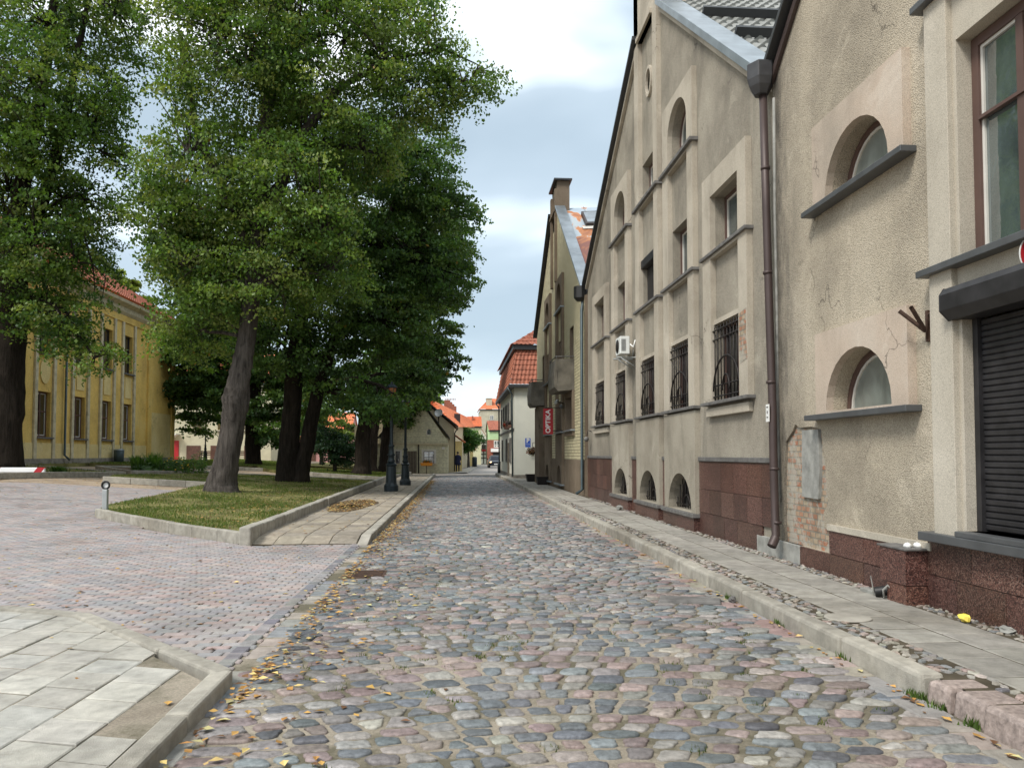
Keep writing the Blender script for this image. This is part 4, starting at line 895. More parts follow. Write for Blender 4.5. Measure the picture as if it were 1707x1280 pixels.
# big granite blocks of the old kerb, nearest the camera
g = MB(); y = 4.76; cl = []
for l, o in ((.22,.0),(.3,.03),(.34,.0),(.32,.04),(.36,.02)):
    k = rnd.uniform(.85, 1.15); z1 = zr + rnd.uniform(-.01, .03)
    g.hexa([(2.98 + o, y - l + .012, -.06), (3.3, y - l + .012, -.06), (3.31, y - .012, -.06), (2.97 + o, y - .012, -.06), (3.0 + o, y - l + .02, z1), (3.29, y - l + .02, z1), (3.3, y - .02, z1), (2.99 + o, y - .02, z1)]); cl += [(.33 * k, .27 * k, .245 * k)] * 8; y -= l
obj('old_kerb_blocks', g, M['stone'], kind='structure', bevel=.03, col=np.array(cl))
g = MB(); g.lathe([(.2,0),(.2,.012),(.18,.016)], (3.42,6.55,zr - .002), 24); g.v = [(x, 6.55 + (y_ - 6.55) * .9, z_) for x, y_, z_ in g.v]
obj('valve_cover', g, M['conc'], label='round worn concrete cover set at the edge of the right pavement slabs', cat='cover', bevel=.004)
# drain grate and kerbside slab
g = MB(); g.box(-1.33, -.9, 9.88, 10.42, -.02, .006); g2 = MB()
for k in range(9): g2.box(-1.29, -.94, 9.93 + k * .052, 9.955 + k * .052, .006, .016)
t = thing('drain_grate', (-1.1, 10.15, 0), 'rusty iron drain grate sunk among the cobbles near the left gutter', 'drain'); obj('grate_frame', g, M['rust_iron'], t, bevel=.005); obj('bars', g2, M['rust_iron'], t)
# ---- lawns
def inset_kerb(name, line, z0=-.1, z1=.16, wd=.12, seg=1.0): kerb(name, line, wd, z0, z1, 'slab', seg, side=1, bevel=.015)
L1 = [(-3.62,13.75),(-3.7,20.9),(-4.02,41.6),(-12.1,39.0),(-13.8,32.3),(-12.95,29.6),(-9.25,29.8),(-8.9,24.5),(-8.85,20.3),(-8.45,18.8)]
LAWNS = {'front': L1, 'far_right': [(-4.15,44.2),(-3.4,56.8),(-13,57.2),(-16,62),(-12.4,50.5),(-9.2,45.6)],
  'left': [(-16.1,28.5),(-14.3,34.4),(-19.7,36),(-19.9,60),(-45,60),(-45,20),(-16.4,20)], 'back': [(-15.6,49),(-17.5,43.5),(-19.7,43),(-19.8,72),(-14,72),(-13.5,58)],
  'rear': [(-3.5,64),(-3.5,90),(-13.6,90),(-13.2,64.2)]}
zl = {'front': .12}
for k, poly in LAWNS.items():
    drape('lawn', poly, .13, M['turf'], 1.2)
    bd = densify(poly, 1.2); g = MB(); n = len(bd); g.add([(x, y, hgt(x, y) + .13) for x, y in bd] + [(x, y, hgt(x, y) - .3) for x, y in bd], [(i, (i + 1) % n, n + (i + 1) % n, n + i) for i in range(n)]); obj('lawn_edge', g, M['turf'], kind='structure')
kerb('lawn_kerb', [(-8.45,18.8),(-3.62,13.6)][::1], .13, -.05, .19, 'slab', 1.0, side=1)
kerb('lawn_kerb', [(-3.5,13.5),(-3.58,20.4),(-3.62,22.3)], .2, -.05, .3, 'slab', 1.0, side=1, bevel=.03)
kerb('lawn_kerb', [(-3.62,22.4),(-3.85,41.6)], .2, -.05, .3, 'slab', 1.1, side=1, bevel=.03)
kerb('lawn_kerb', [(-3.9,41.6),(-12.1,39.1)], .14, -.05, .2, 'slab', 1.0, side=1)
kerb('lawn_kerb', [(-13.0,29.45),(-9.1,29.7)], .14, -.05, .19, 'slab', 1.0, side=1)
kerb('lawn_kerb', [(-9.2,45.4),(-4.1,44.0),(-3.25,56.9)], .16, -.05, .26, 'slab', 1.0, side=1)
kerb('lawn_kerb', [(-16.3,20),(-16.0,28.5),(-14.2,34.4),(-19.6,36.1)], .14, -.05, .18, 'slab', 1.0, side=1)
kerb('lawn_kerb', [(-15.5,49),(-12.3,50.4),(-9.3,45.5)][:2], .14, -.05, .16, 'slab', 1.0, side=1)
BED = [(-14.35,35.3),(-12.0,39.6),(-15.2,43.0),(-17.4,38.6)]
kerb('flower_bed_kerb', BED + [BED[0]], .14, -.05, .2, 'slab', 1.0, side=1); drape('flower_bed_soil', BED, .12, M['soil'], .8)

# ---- grass blades (one mass)
def scatter(poly, n):
    xs = [p[0] for p in poly]; ys = [p[1] for p in poly]; X = nr.uniform(min(xs), max(xs), n); Y = nr.uniform(min(ys), max(ys), n); k = pip(X, Y, poly); return X[k], Y[k]
def grass(name, XY, hmin, hmax, zoff, cols, lab=None, wts=None, wid=.012, cat=None, zf=hgt_np):
    X, Y = XY; n = len(X); a = nr.uniform(0, 2 * math.pi, n); h_ = nr.uniform(hmin, hmax, n); ln = nr.uniform(-.5, .5, (n, 2)) * h_[:, None]; w_ = wid * nr.uniform(.7, 1.6, n); Z = zf(X, Y) + zoff
    V = np.stack([np.stack([X - w_ * np.cos(a), Y - w_ * np.sin(a), Z - .01], -1), np.stack([X + w_ * np.cos(a), Y + w_ * np.sin(a), Z - .01], -1), np.stack([X + ln[:, 0], Y + ln[:, 1], Z + h_], -1)], 1)
    F = np.arange(n * 3).reshape(n, 3); return npobj(name, V.reshape(-1, 3), F, M['leaf'], col=np.repeat(pal(cols, wts or [1] * len(cols), n, .25), 3, 0), kind='stuff', label=lab, cat=cat)
GC = [(.11,.17,.035), (.15,.2,.05), (.2,.2,.08), (.07,.12,.025)]
Xa, Ya = scatter(L1, 170000); k = (Ya < 24) | (nr.uniform(0, 1, len(Xa)) < .45); k &= nr.uniform(0, 1, len(Xa)) < (.55 + .45 * np.sin(Xa * 1.7 + np.sin(Ya * 1.1) * 2)); grass('lawn_grass', (Xa[k], Ya[k]), .025, .075, .13, GC, 'short green lawn grass growing inside the kerbed plots', cat='grass')
for k_ in ('far_right', 'left', 'back'):
    grass('lawn_grass', scatter(LAWNS[k_], 30000), .04, .1, .13, GC, 'short green lawn grass growing inside the kerbed plots', wid=.025, cat='grass')
# weeds in the joints
def weeds(pts, n, s, hh):
    X = np.concatenate([nr.normal(p[0], s, n) for p in pts]); Y = np.concatenate([nr.normal(p[1], s, n) for p in pts]); return X, Y
wp = [(rnd.uniform(-1.2, .6), rnd.uniform(3.6, 13)) for _ in range(90)] + [(rnd.uniform(1.2, 2.7), rnd.uniform(3.6, 8)) for _ in range(30)]
grass('joint_weeds', weeds(wp, 22, .03, .02), .01, .035, .0, [(.09,.13,.02), (.15,.16,.05), (.06,.1,.02)], 'small green weeds and moss in the joints between the cobbles', wid=.005, cat='weeds', zf=lambda x, y: crown_z(x, y) - .004)
wp = [(2.955, rnd.choice([4.8,4.6,4.3,5.75,6.9,8.1,8.2,8.3])+rnd.uniform(-.06,.06)) for _ in range(34)]
grass('kerb_weeds', weeds(wp, 14, .02, .05), .015, .06, .0, [(.08,.14,.03), (.11,.17,.045), (.06,.1,.02)], 'tufts of bright weeds growing along the foot of the right kerb', wid=.007, cat='weeds', zf=lambda x, y: np.zeros_like(x) - .01)
# ---- fallen leaves (one mass)
def leaves_on(X, Y, Z, size, cols, wts, curl=.35):
    n = len(X); a = nr.uniform(0, 2 * math.pi, n); s = size * nr.uniform(.5, 1.4, n); c_, s_ = np.cos(a), np.sin(a); V = []
    for u0, v0, z0 in ((-1, 0, 0), (-.1, -.62, 1), (1, 0, .35), (-.1, .62, 1)): V.append(np.stack([X + s * (u0 * c_ - v0 * s_), Y + s * (u0 * s_ + v0 * c_), Z + .004 + s * curl * z0 * nr.uniform(0, 1, n)], -1))
    V = np.stack(V, 1); F = np.arange(n * 4).reshape(n, 4); F = np.concatenate([F[:, [0, 1, 2]], F[:, [0, 2, 3]]]); return V.reshape(-1, 3), F, np.repeat(pal(cols, wts, n, .2), 4, 0)
LC = [(.48,.29,.09), (.36,.19,.06), (.54,.41,.17), (.15,.08,.04), (.44,.4,.2)]; LW = [3.2, 3, 2.4, 3.4, 1.2]
xs, ys, zs, bs = [], [], [], []
n = 6400; Y_ = 3.3 + 42 * nr.uniform(0, 1, n) ** .85; X_ = -1.33 + np.abs(nr.normal(0, .13, n)) * (1 + .4 * (Y_ > 14)) - .12; k = (Y_ > 13.5) | (nr.uniform(0, 1, n) < .35 + .5 * (np.sin(Y_ * 2.6) > .35)); xs.append(X_[k]); ys.append(Y_[k]); zs.append(np.full(k.sum(), .0) + nr.uniform(-.01, .025, k.sum()))
n = 380; Y_ = nr.uniform(3.4, 22, n); X_ = -1.2 + np.abs(nr.normal(0, .55, n)); xs.append(X_); ys.append(Y_); zs.append(crown_z(X_, Y_) + .014)
X_, Y_ = scatter(PV, 1500); xs.append(X_); ys.append(Y_); zs.append(hgt_np(X_, Y_))
X_, Y_ = scatter(L1, 7000); k = (nr.uniform(0, 1, len(X_)) < .2 + .8 * (X_ > -6)) ; X_, Y_ = X_[k], Y_[k]; xs.append(X_); ys.append(Y_); zs.append(hgt_np(X_, Y_) + .17)
X_, Y_ = scatter(FP, 110); xs.append(X_); ys.append(Y_); zs.append(np.full(len(X_), fpz))
X_, Y_ = scatter([(-3.5,19.6),(-2.2,19.6),(-2.2,27),(-3.5,27)], 2600); k = ((X_ + 2.95) / .55) ** 2 + ((Y_ - 22.4) / 2.6) ** 2 < 1.2; X_, Y_ = X_[k], Y_[k]; xs.append(X_); ys.append(Y_); zs.append(np.full(len(X_), zp))
X_, Y_ = scatter([(-3.5,14),(-1.8,14),(-1.8,50),(-3.5,50)], 420); xs.append(X_); ys.append(Y_); zs.append(np.full(len(X_), zp))
X_, Y_ = scatter([(-16,26.8),(-9,26.8),(-9,29.3),(-13,29.4),(-14,34),(-11,42),(-6,44),(-12,50),(-15.2,46),(-14,34.6),(-16,28.4)], 7000); xs.append(X_); ys.append(Y_); zs.append(hgt_np(X_, Y_) - .03)
X_, Y_ = scatter(LAWNS['far_right'], 2600); xs.append(X_); ys.append(Y_); zs.append(hgt_np(X_, Y_) + .18)
n = 190; Y_ = nr.uniform(3.6, 20, n); X_ = 2.93 - np.abs(nr.normal(0, .06, n)); xs.append(X_); ys.append(Y_); zs.append(np.full(n, .0))
X_, Y_, Z_ = map(np.concatenate, (xs, ys, zs)); V_, F_, C_ = leaves_on(X_, Y_, Z_, .03, LC, LW)
npobj('fallen_leaves', V_, F_, M['flat'], col=C_, kind='stuff', label='yellow and brown fallen leaves lying in the gutter, on pavements and lawns', cat='leaves')
g = MB(); g.add([(-2.95 + .34 * math.cos(t) * (1 + .15 * math.sin(3 * t)), 21.6 + .8 * math.sin(t), zp + .006) for t in [2 * math.pi * i / 24 for i in range(24)]], [tuple(range(24))])
mw, ntw, bw = newmat('puddle_water'); bw.inputs['Base Color'].default_value = (.02, .017, .012, 1); bw.inputs['Roughness'].default_value = .04
obj('puddle', g, mw, kind='structure')
g = MB(); g.add([(-2.95 + .62 * math.cos(t) * (1 + .2 * math.sin(3 * t)), 22.2 + 2.6 * math.sin(t), zp + .0045) for t in [2 * math.pi * i / 30 for i in range(30)]], [tuple(range(30))]); obj('mud_patch', g, M['soil'], kind='structure')

# ================================================================== LEFT AND FAR BUILDINGS
YH = thing('yellow_hall', (-20, 44, 1.0), 'two-storey ochre-yellow hall with tall windows, pilasters and oval plaques behind the left trees', 'building')
WY = Wall('E', -20.0)
wy = [30.6, 34.3, 38.9, 42.45, 45.6, 48.4]; HY = []
for y in wy: HY += [rect(y - .62, y + .62, 2.38, 4.6), rect(y - .62, y + .62, 6.45, 8.75)]
g = MB(); WY.panel(g, [(27,1.3),(56,1.3),(56,9.5),(27,9.5)], HY, -.4, 0); WY.box(g, 27, 56, 9.5, 9.9, -.4, .08); obj('wall', g, M['yellow_wall'], YH)
g = MB(); g.box(-32, -20.45, 27, 56, .7, 10.2); g.box(-32, -20.0, 55.95, 56.05, .7, 10.2); obj('rear_wall', g, M['yellow_wall'], YH)
g = MB(); WY.box(g, 26.9, 56.1, .6, 1.34, -.4, .12); obj('plinth', g, M['plinth'], YH)
g = MB(); WY.box(g, 27, 51.4, 1.34, 2.1, 0, .04); WY.box(g, 51.9, 55.9, 1.34, 4.3, 0, .04); obj('pale_band', g, M['yellow_lt'], YH)
for y in wy:
    for s_ in (-1, 1):
        g = MB(); WY.box(g, y + s_ * .85 - .13, y + s_ * .85 + .13, 1.34, 9.5, .0, .1); obj('pilaster', g, M['trim_gr'], YH)
    for z0, z1 in ((2.38, 4.6), (6.45, 8.75)):
        window(WY, YH, y - .62, y + .62, z0, z1, d=-.22, t=.08, fm='wood_br' if z0 < 3 else 'frame_dk', gm='glass_dk', mull=(y,), trans=(z0 + 1.25,), inner=.05 if z0 < 3 else None, sill=(y - .75, y + .75, z0, .08, .16, 'sill_worn', -.15))
        if z0 < 3:
            g = MB(); WY.box(g, y - .5, y + .45, z0 + .1, z1 - .2, -.243, -.232); 
    g = MB()
    if y in (30.6, 34.3, 38.9): WY.panel(g, [(y + .45 * math.cos(t), 5.6 + .62 * math.sin(t)) for t in [2 * math.pi * i / 20 for i in range(20)]], [], 0, .05)
    else: WY.box(g, y - .42, y + .42, 4.95, 6.2, 0, .04)
    obj('plaque', g, M['yellow_lt'], YH)
g = MB(); WY.box(g, 51.3, 51.9, 1.34, 9.5, 0, .12); WY.box(g, 55.5, 56.05, 1.34, 9.5, 0, .12); obj('corner_pilaster', g, M['yellow_wall'], YH)
g = MB(); prof = [(.1, 9.9), (.25, 10.05), (.3, 10.3), (.65, 10.45), (.7, 10.62), (-.4, 10.62), (-.4, 9.9)]
g.add([WY.T(y, z, d) for y in (26.8, 56.2) for d, z in prof], [tuple(range(7)), tuple(range(7, 14))] + [(i, (i + 1) % 7, 7 + (i + 1) % 7, 7 + i) for i in range(7)]); obj('cornice', g, M['trim_gr'], YH)
tilesurf('roof', (-19.2,56.6,10.66), (-19.2,26.5,10.66), (-26,30,15.2), (-26,52,15.2), 110, 24, M['tile_red'], YH, .03, .05, 3)
tilesurf('roof', (-32.8,56.6,10.66), (-19.2,56.6,10.66), (-26,52,15.2), (-26,52,15.2), 40, 24, M['tile_red'], YH, .03, .05, 3)
g = MB(); g.tube([(-19.85,40.7,10.4),(-19.85,40.7,1.5),(-19.6,40.75,1.25)], .06, 8); obj('downpipe', g, M['pipe_gr'], YH)

def far_house(name, label, x0, x1, y0, y1, z0, z1, wall, cat='house', roof=None, rmat='tile_or', ridge='x', rh=2.5, over=.3, wins=(), winx=(), side=None):
    """box house facing the camera; roof ridge along x or y, or hip"""
    t = thing(name, ((x0 + x1) / 2, y0, z0), label, cat); g = MB(); g.box(x0, x1, y0, y1, z0 - .5, z1); obj('wall', g, M[wall], t)
    if roof == 'gable_y':      # gable end faces the camera
        xm = (x0 + x1) / 2; g = MB(); g.add([(x0,y0,z1),(x1,y0,z1),(xm,y0,z1+rh),(x0,y1,z1),(x1,y1,z1),(xm,y1,z1+rh)], [(0,1,2),(5,4,3)]); obj('gable_wall', g, M[wall], t)
        for a in (x0 - over, x1 + over):
            zz = z1 - over * rh / ((x1 - x0) / 2); tilesurf('roof', (a,y0-.2,zz+.03), (a,y1+.2,zz+.03), (xm,y1+.2,z1+rh+.03), (xm,y0-.2,z1+rh+.03), 24, 10, M[rmat], t, .03, .05, 3)
    elif roof == 'gable_x':
        ym = (y0 + y1) / 2
        for a in (y0 - over, y1 + over): tilesurf('roof', (x0-.15,a,z1), (x1+.15,a,z1), (x1+.15,ym,z1+rh), (x0-.15,ym,z1+rh), 30, 10, M[rmat], t, .03, .05, 3)
        g = MB(); g.add([(x0,y0,z1),(x0,y1,z1),(x0,ym,z1+rh),(x1,y0,z1),(x1,y1,z1),(x1,ym,z1+rh)], [(0,1,2),(5,4,3)]); obj('gable_wall', g, M[wall], t)
    elif roof == 'hip':
        xa, xb = x0 + (x1 - x0) * .35, x0 + (x1 - x0) * .65; ym = (y0 + y1) / 2; o = over; A, B, C_, D = (x0-o,y0-o,z1), (x1+o,y0-o,z1), (x1+o,y1+o,z1), (x0-o,y1+o,z1); p, q_ = (xa,ym,z1+rh), (xb,ym,z1+rh)
        tilesurf('roof', A, B, q_, p, 24, 10, M[rmat], t, .03, .05, 3); tilesurf('roof', D, A, p, p, 24, 10, M[rmat], t, .03, .05, 3); tilesurf('roof', B, C_, q_, q_, 24, 10, M[rmat], t, .03, .05, 3)
    g = MB(); g.box(x0 - over * .6, x1 + over * .6, y0 - over * .6, y0 - .002, z1 - .18, z1 - .02); obj('eaves', g, M['metal_dk'], t)
    WS = Wall('S', y0)
    for a0, a1, b0, b1, fm in wins: window(WS, t, a0, a1, b0, b1, d=.03, t=.09, fm=fm, gm='glass_dk', mull=((a0 + a1) / 2,), sill=(a0 - .1, a1 + .1, b0, .08, .14, 'sill_worn'))
    return t, WS
# olive gable house, its street corner near the junction
def X_(u, Y): return at(u, 700, Y)[0]
def Z_(v, Y): return at(760, v, Y)[2]
y0 = 62.5; xr = X_(747, y0); xl = X_(598, y0)
t = thing('olive_house', (xr - 3, y0, 0), 'olive-green block-rendered house at the corner with a gable, plank door and white-framed window', 'house'); WS = Wall('S', y0)
ze = Z_(741, y0); zg = Z_(730, y0); xm = X_(690, y0); za = Z_(655, y0)
g = MB(); WS.panel(g, rect(xl, xr, -.3, ze), [], -8, 0); obj('wall', g, M['olive'], t)
g = MB(); hwd = xr - xm; xg = xm - hwd
WS.panel(g, [(xg, ze + .12), (xr, ze + .12), (xr, zg), (xr - .2, zg), (xm, za), (xg + .2, zg), (xg, zg)], [arch(X_(711,y0), X_(719,y0), Z_(725,y0), Z_(714,y0), .25)], -.3, .02); obj('gable', g, M['olive'], t)
g = MB(); WS.box(g, xl, xr + .1, ze, ze + .12, -.1, .14); obj('string_course', g, M['trim_gr'], t)
for s_, xa in ((1, xr + .12), (-1, xg - .12)):
    g = MB(); g.hexa([(xa,y0-.1,zg-.05),(xa,y0+8,zg-.05),(xm,y0+8,za+.05),(xm,y0-.1,za+.05),(xa,y0-.1,zg+.07),(xa,y0+8,zg+.07),(xm,y0+8,za+.17),(xm,y0-.1,za+.17)]); obj('roof', g, M['metal_dk'], t)
window(WS, t, X_(711,y0), X_(719,y0), Z_(725,y0), Z_(714,y0), d=-.1, rise=.25, t=.06, fm='frame_w', gm='glass_dk')
for ua, ub in ((706.5, 724), (660, 667)):
    a, b = X_(ua, y0), X_(ub, y0); z0_, z1_ = Z_(772, y0), Z_(752, y0); g = MB(); WS.panel(g, rect(a - .16, b + .16, z0_ - .02, z1_ + .15), [rect(a, b, z0_, z1_)], 0, .07); fo = obj('window_surround', g, M['frame_w'], t)
    window(WS, t, a, b, z0_, z1_, d=.03, t=.05, fm='frame_dk', gm='glass_dk', mull=((a + b) / 2,), trans=((z0_ + z1_) / 2,), sill=(a - .25, b + .25, z0_ - .04, .1, .16, 'trim_gr'))
a, b = X_(679.5, y0), X_(695, y0); g = MB(); zt_ = Z_(752, y0)
for i in range(6): w_ = (b - a) / 6; WS.box(g, a + i * w_ + .01, a + (i + 1) * w_ - .01, .05, zt_, .01, .05 + .006 * (i % 2))
d_ = obj('door', g, M['wood'], t)
g = MB(); WS.box(g, b + .1, b + .2, .0, ze, .03, .12); obj('downpipe', g, M['iron'], t)
g = MB(); WS.box(g, X_(737,y0), X_(741.5,y0), Z_(749,y0), Z_(745,y0), .05, .14); nb = obj('wall_lamp', g, M['frame_w'], t)
# taller beige house behind it, carrying the dish
y1_ = 66; xR = X_(757, y1_); 
t = thing('beige_house', (xR - 4, y1_, 0), 'taller beige rendered house with a dark-edged roof rising behind the olive gable', 'house'); WS2 = Wall('S', y1_)
zr1, zr0 = Z_(706, y1_), Z_(655, y1_); xT = X_(690, y1_)
g = MB(); WS2.panel(g, [(xT - 5, 0), (xR, 0), (xR, zr1 - .3), (xT, zr0), (xT - 5, zr1 - .3)], [], -9, 0); obj('wall', g, M['beige_wall'], t)
g = MB(); g.hexa([(xT,y1_-.25,zr0),(xR+.35,y1_-.25,zr1-.35),(xR+.35,y1_+9,zr1-.35),(xT,y1_+9,zr0),(xT,y1_-.25,zr0+.16),(xR+.35,y1_-.25,zr1-.19),(xR+.35,y1_+9,zr1-.19),(xT,y1_+9,zr0+.16)]); obj('roof', g, M['metal_dk'], t)
g = MB(); g.box(xR, xR + .7, y1_ + 2, y1_ + 7.5, 0, 2.7); obj('porch', g, M['yellow_lt'], t)
tilesurf('porch_roof', (xR+1.0,y1_+1.8,2.6), (xR+1.0,y1_+7.7,2.6), (xR,y1_+7.7,3.3), (xR,y1_+1.8,3.3), 16, 3, M['tile_or'], t)
g = MB(); g.tube([(xR+.3,y1_-.1,zr1-.4),(xR+.06,y1_-.1,zr1-.8),(xR+.06,y1_-.1,.1)], .06, 6); obj('downpipe', g, M['iron'], t)
c = at(732, 690, y1_ - .7); r_ = 7.5 / FPX * y1_ * .95
g = MB(); g.lathe([(.001, .0), (r_*.5, .04), (r_*.85, .14), (r_, .22), (r_*.98, .24), (r_*.8, .16), (.001, .03)], (0, 0, 0), 20)
rot = Matrix.Rotation(R(66), 3, 'X'); rot = Matrix.Rotation(R(-15), 3, 'Z') @ rot; g.v = [tuple(rot @ Vector(p) + Vector(c)) for p in g.v]
t = thing('satellite_dish', tuple(c), 'white round satellite dish fixed on the beige house wall above the olive gable', 'satellite dish'); obj('reflector', g, M['white_paint'], t)
g = MB(); g.tube([tuple(c), (c[0] - .05, c[1] + .3, c[2] - .1), (c[0] - .05, y1_, c[2] - .9)], .04, 6); obj('bracket', g, M['iron'], t)
g = MB(); g.tube([(c[0], c[1], c[2] - r_ * .9), (c[0] + .15, c[1] - .55, c[2] - .05)], .02, 5); obj('feed_arm', g, M['iron'], t)
# long orange roofed houses down the left of the lane
Y = 84; xa, xb = X_(722, Y), X_(789, Y)
t = thing('orange_roof_house', (xb - 2, Y - 10, 0), 'long house with a big bright orange tiled roof and small roof window down the lane', 'house')
e0, e1 = at(762, 712, 76), at(791, 712, 98); rdx = 6.0; zt = Z_(668, 80)
g = MB(); g.add([(e0[0]-6,76,0),(e0[0]-.4,76,0),(e1[0]-.4,98,0),(e1[0]-6,98,0),(e0[0]-6,76,e0[2]),(e0[0]-.4,76,e0[2]),(e1[0]-.4,98,e1[2]),(e1[0]-6,98,e1[2])], [(0,1,5,4),(1,2,6,5),(2,3,7,6),(3,0,4,7),(4,5,6,7)]); obj('wall', g, M['beige_wall'], t)
pa = at(722, 668, 79); pb = at(782, 697, 99)
tilesurf('roof', tuple(e0), tuple(e1), tuple(pb), tuple(pa), 80, 16, M['tile_or'], t, .03, .05, 3)
tilesurf('roof', (pa[0]-4.5, 76, e0[2]), tuple(e0), tuple(pa), tuple(pa), 30, 12, M['tile_or'], t, .03, .05, 3)
f_ = .3; ctr = (A0(e0) * .72 + A0(e1) * .28) * (1 - f_) + (A0(pa) * .72 + A0(pb) * .28) * f_
g = MB(); g.box(ctr[0] - .35, ctr[0] + .3, ctr[1] - .4, ctr[1] + .4, ctr[2] - .3, ctr[2] + .75); obj('roof_window', g, M['frame_dk'], t)
ps = [at(740, 671, 100), at(761, 690, 100)]
t = thing('red_stepped_building', (ps[0][0], 100, 0), 'red brick building with a stepped parapet showing above the orange roof', 'building')
g = MB(); n = 6
for i in range(n): xx0 = ps[0][0] + (ps[1][0] - ps[0][0]) * i / n; zz1 = Z_(667 + (0 if i < 3 else 3 + 3.5 * (i - 3)), 100); g.box(xx0, xx0 + (ps[1][0] - ps[0][0]) / n, 100, 108, 0, zz1)
obj('wall', g, M['brick_red'], t)
g = MB()
for i in range(7): xx0 = ps[0][0] + .2 + i * .2; g.box(xx0, xx0 + .1, 99.95, 100.05, Z_(667, 100), Z_(667, 100) + .22)
obj('battlements', g, M['brick_red'], t)
Y = 118; t, _w = far_house('distant_orange_roof_house', 'low far house with orange roof and red chimney left of the grey block', X_(781, Y), X_(802, Y), Y, Y + 8, 0, Z_(711, Y), 'cream', roof='gable_x', rh=Z_(694, Y + 4) - Z_(711, Y))
g = MB(); g.box(X_(787, Y), X_(789.5, Y), Y + 2, Y + 3, Z_(711, Y), Z_(692, Y)); obj('chimney', g, M['brick_red'], t)
Y = 96; t, _w = far_house('yellow_house', 'small bright yellow house on the left side of the lane beyond the street tree', X_(776, Y), X_(789, Y), Y, Y + 10, 0, Z_(738, Y), 'yellow_lt', roof='gable_y', rh=1.5, wins=((X_(779, Y), X_(782, Y), 1.0, 2.1, 'frame_w'),))
Y = 128; t, WS = far_house('timber_framed_house', 'white house with dark timber framing at the bend of the lane', X_(788, Y), X_(814, Y), Y, Y + 8, -.8, Z_(733, Y), 'white_wall', roof='gable_y', rh=2.0, wins=((X_(803, Y), X_(805.5, Y), Z_(748, Y), Z_(741, Y), 'frame_dk'), (X_(807, Y), X_(810, Y), Z_(748, Y), Z_(741, Y), 'frame_dk')))
g = MB()
for u in (794, 800, 806, 812.5): WS.box(g, X_(u, Y) - .07, X_(u, Y) + .07, -.3, Z_(735, Y), .01, .06)
for v in (738, 750, 757, 763): WS.box(g, X_(788, Y), X_(813, Y), Z_(v, Y) - .08, Z_(v, Y) + .08, .01, .065)
obj('timber_frame', g, M['frame_dk'], t)
g = MB(); WS.box(g, X_(803, Y), X_(811, Y), Z_(752, Y), Z_(749, Y), .07, .4); obj('red_fascia', g, M['red_paint'], t)
Y = 112; t, WS = far_house('green_house', 'pale green rendered house over a red brick ground floor, behind the parked dark car', X_(816, Y), X_(846, Y), Y, Y + 12, -.5, Z_(717, Y), 'green_wall', roof='gable_x', rmat='tile_red', rh=Z_(701, Y + 6) - Z_(717, Y))
g = MB(); WS.box(g, X_(812, Y), X_(846, Y), -.6, Z_(733, Y), -.3, .3); obj('brick_ground_floor', g, M['brick_red'], t)
g = MB(); WS.box(g, X_(818, Y), X_(846, Y), Z_(753, Y), Z_(747.5, Y), .3, .9); obj('white_fascia', g, M['white_paint'], t)
window(WS, t, X_(823, Y), X_(834, Y), Z_(746, Y), Z_(734, Y), d=.35, t=.12, fm='frame_w', gm='glass', mull=(X_(828, Y),), trans=(Z_(742, Y),))
g = MB(); WS.box(g, X_(822, Y), X_(835, Y), Z_(763, Y), Z_(754, Y), .31, .34); obj('garage_door', g, M['shutter'], t)
Y = 150; t, WS = far_house('grey_block', 'tall weathered grey block with hipped orange roof and broad chimney closing the lane', X_(801, Y), X_(850, Y), Y, Y + 14, -1, Z_(682, Y), 'grey_wall', cat='building', roof='hip', rh=Z_(664, Y + 7) - Z_(682, Y), wins=((X_(816.5, Y), X_(823, Y), Z_(700, Y), Z_(692, Y), 'frame_w'),))
g = MB(); g.box(X_(811.5, Y), X_(821, Y), Y + 2, Y + 5, Z_(682, Y), Z_(663, Y)); g.box(X_(811, Y), X_(821.5, Y), Y + 1.9, Y + 5.1, Z_(663, Y), Z_(662, Y)); obj('chimney', g, M['grey_wall'], t)
# houses behind the park trees
Y = 76; t, WS = far_house('cream_house', 'cream two-storey house with brown garage doors behind the park lamp', X_(287, Y), X_(452, Y), Y, Y + 10, 1, Z_(640, Y), 'cream', roof='gable_x', rh=3.4, wins=tuple((X_(u, Y), X_(u + 17, Y), Z_(719, Y), Z_(700, Y), 'trim_gr') for u in (320, 362, 400)))
for u0, u1 in ((312, 335), (352, 374), (408, 430)):
    g = MB(); WS.box(g, X_(u0, Y), X_(u1, Y), .9, Z_(743, Y), .01, .07); obj('garage_door', g, M['wood_br'], t)
g = MB(); WS.box(g, X_(288.5, Y), X_(299, Y), .9, Z_(735, Y), .01, .08); obj('red_door', g, M['red_paint'], t)
g = MB(); g.hexa([(X_(287,Y),Y-1,Z_(733,Y)),(X_(300,Y),Y-1,Z_(725,Y)),(X_(300,Y),Y,Z_(725,Y)),(X_(287,Y),Y,Z_(733,Y)),(X_(287,Y),Y-1,Z_(731.5,Y)),(X_(300,Y),Y-1,Z_(723.5,Y)),(X_(300,Y),Y,Z_(723.5,Y)),(X_(287,Y),Y,Z_(731.5,Y))]); obj('porch_roof', g, M['white_paint'], t)
Y = 92; t, WS = far_house('pink_house', 'low pink rendered house with orange roof beyond the trees in the park', X_(452, Y), X_(582, Y), Y, Y + 9, .6, Z_(732, Y), 'pink', roof='gable_x', rh=3.4, wins=((X_(497, Y), X_(503, Y), Z_(752, Y), Z_(742, Y), 'trim_gr'),))
g = MB(); WS.box(g, X_(512, Y), X_(527, Y), .5, Z_(748, Y), .01, .06); obj('garage_door', g, M['wood_br'], t)

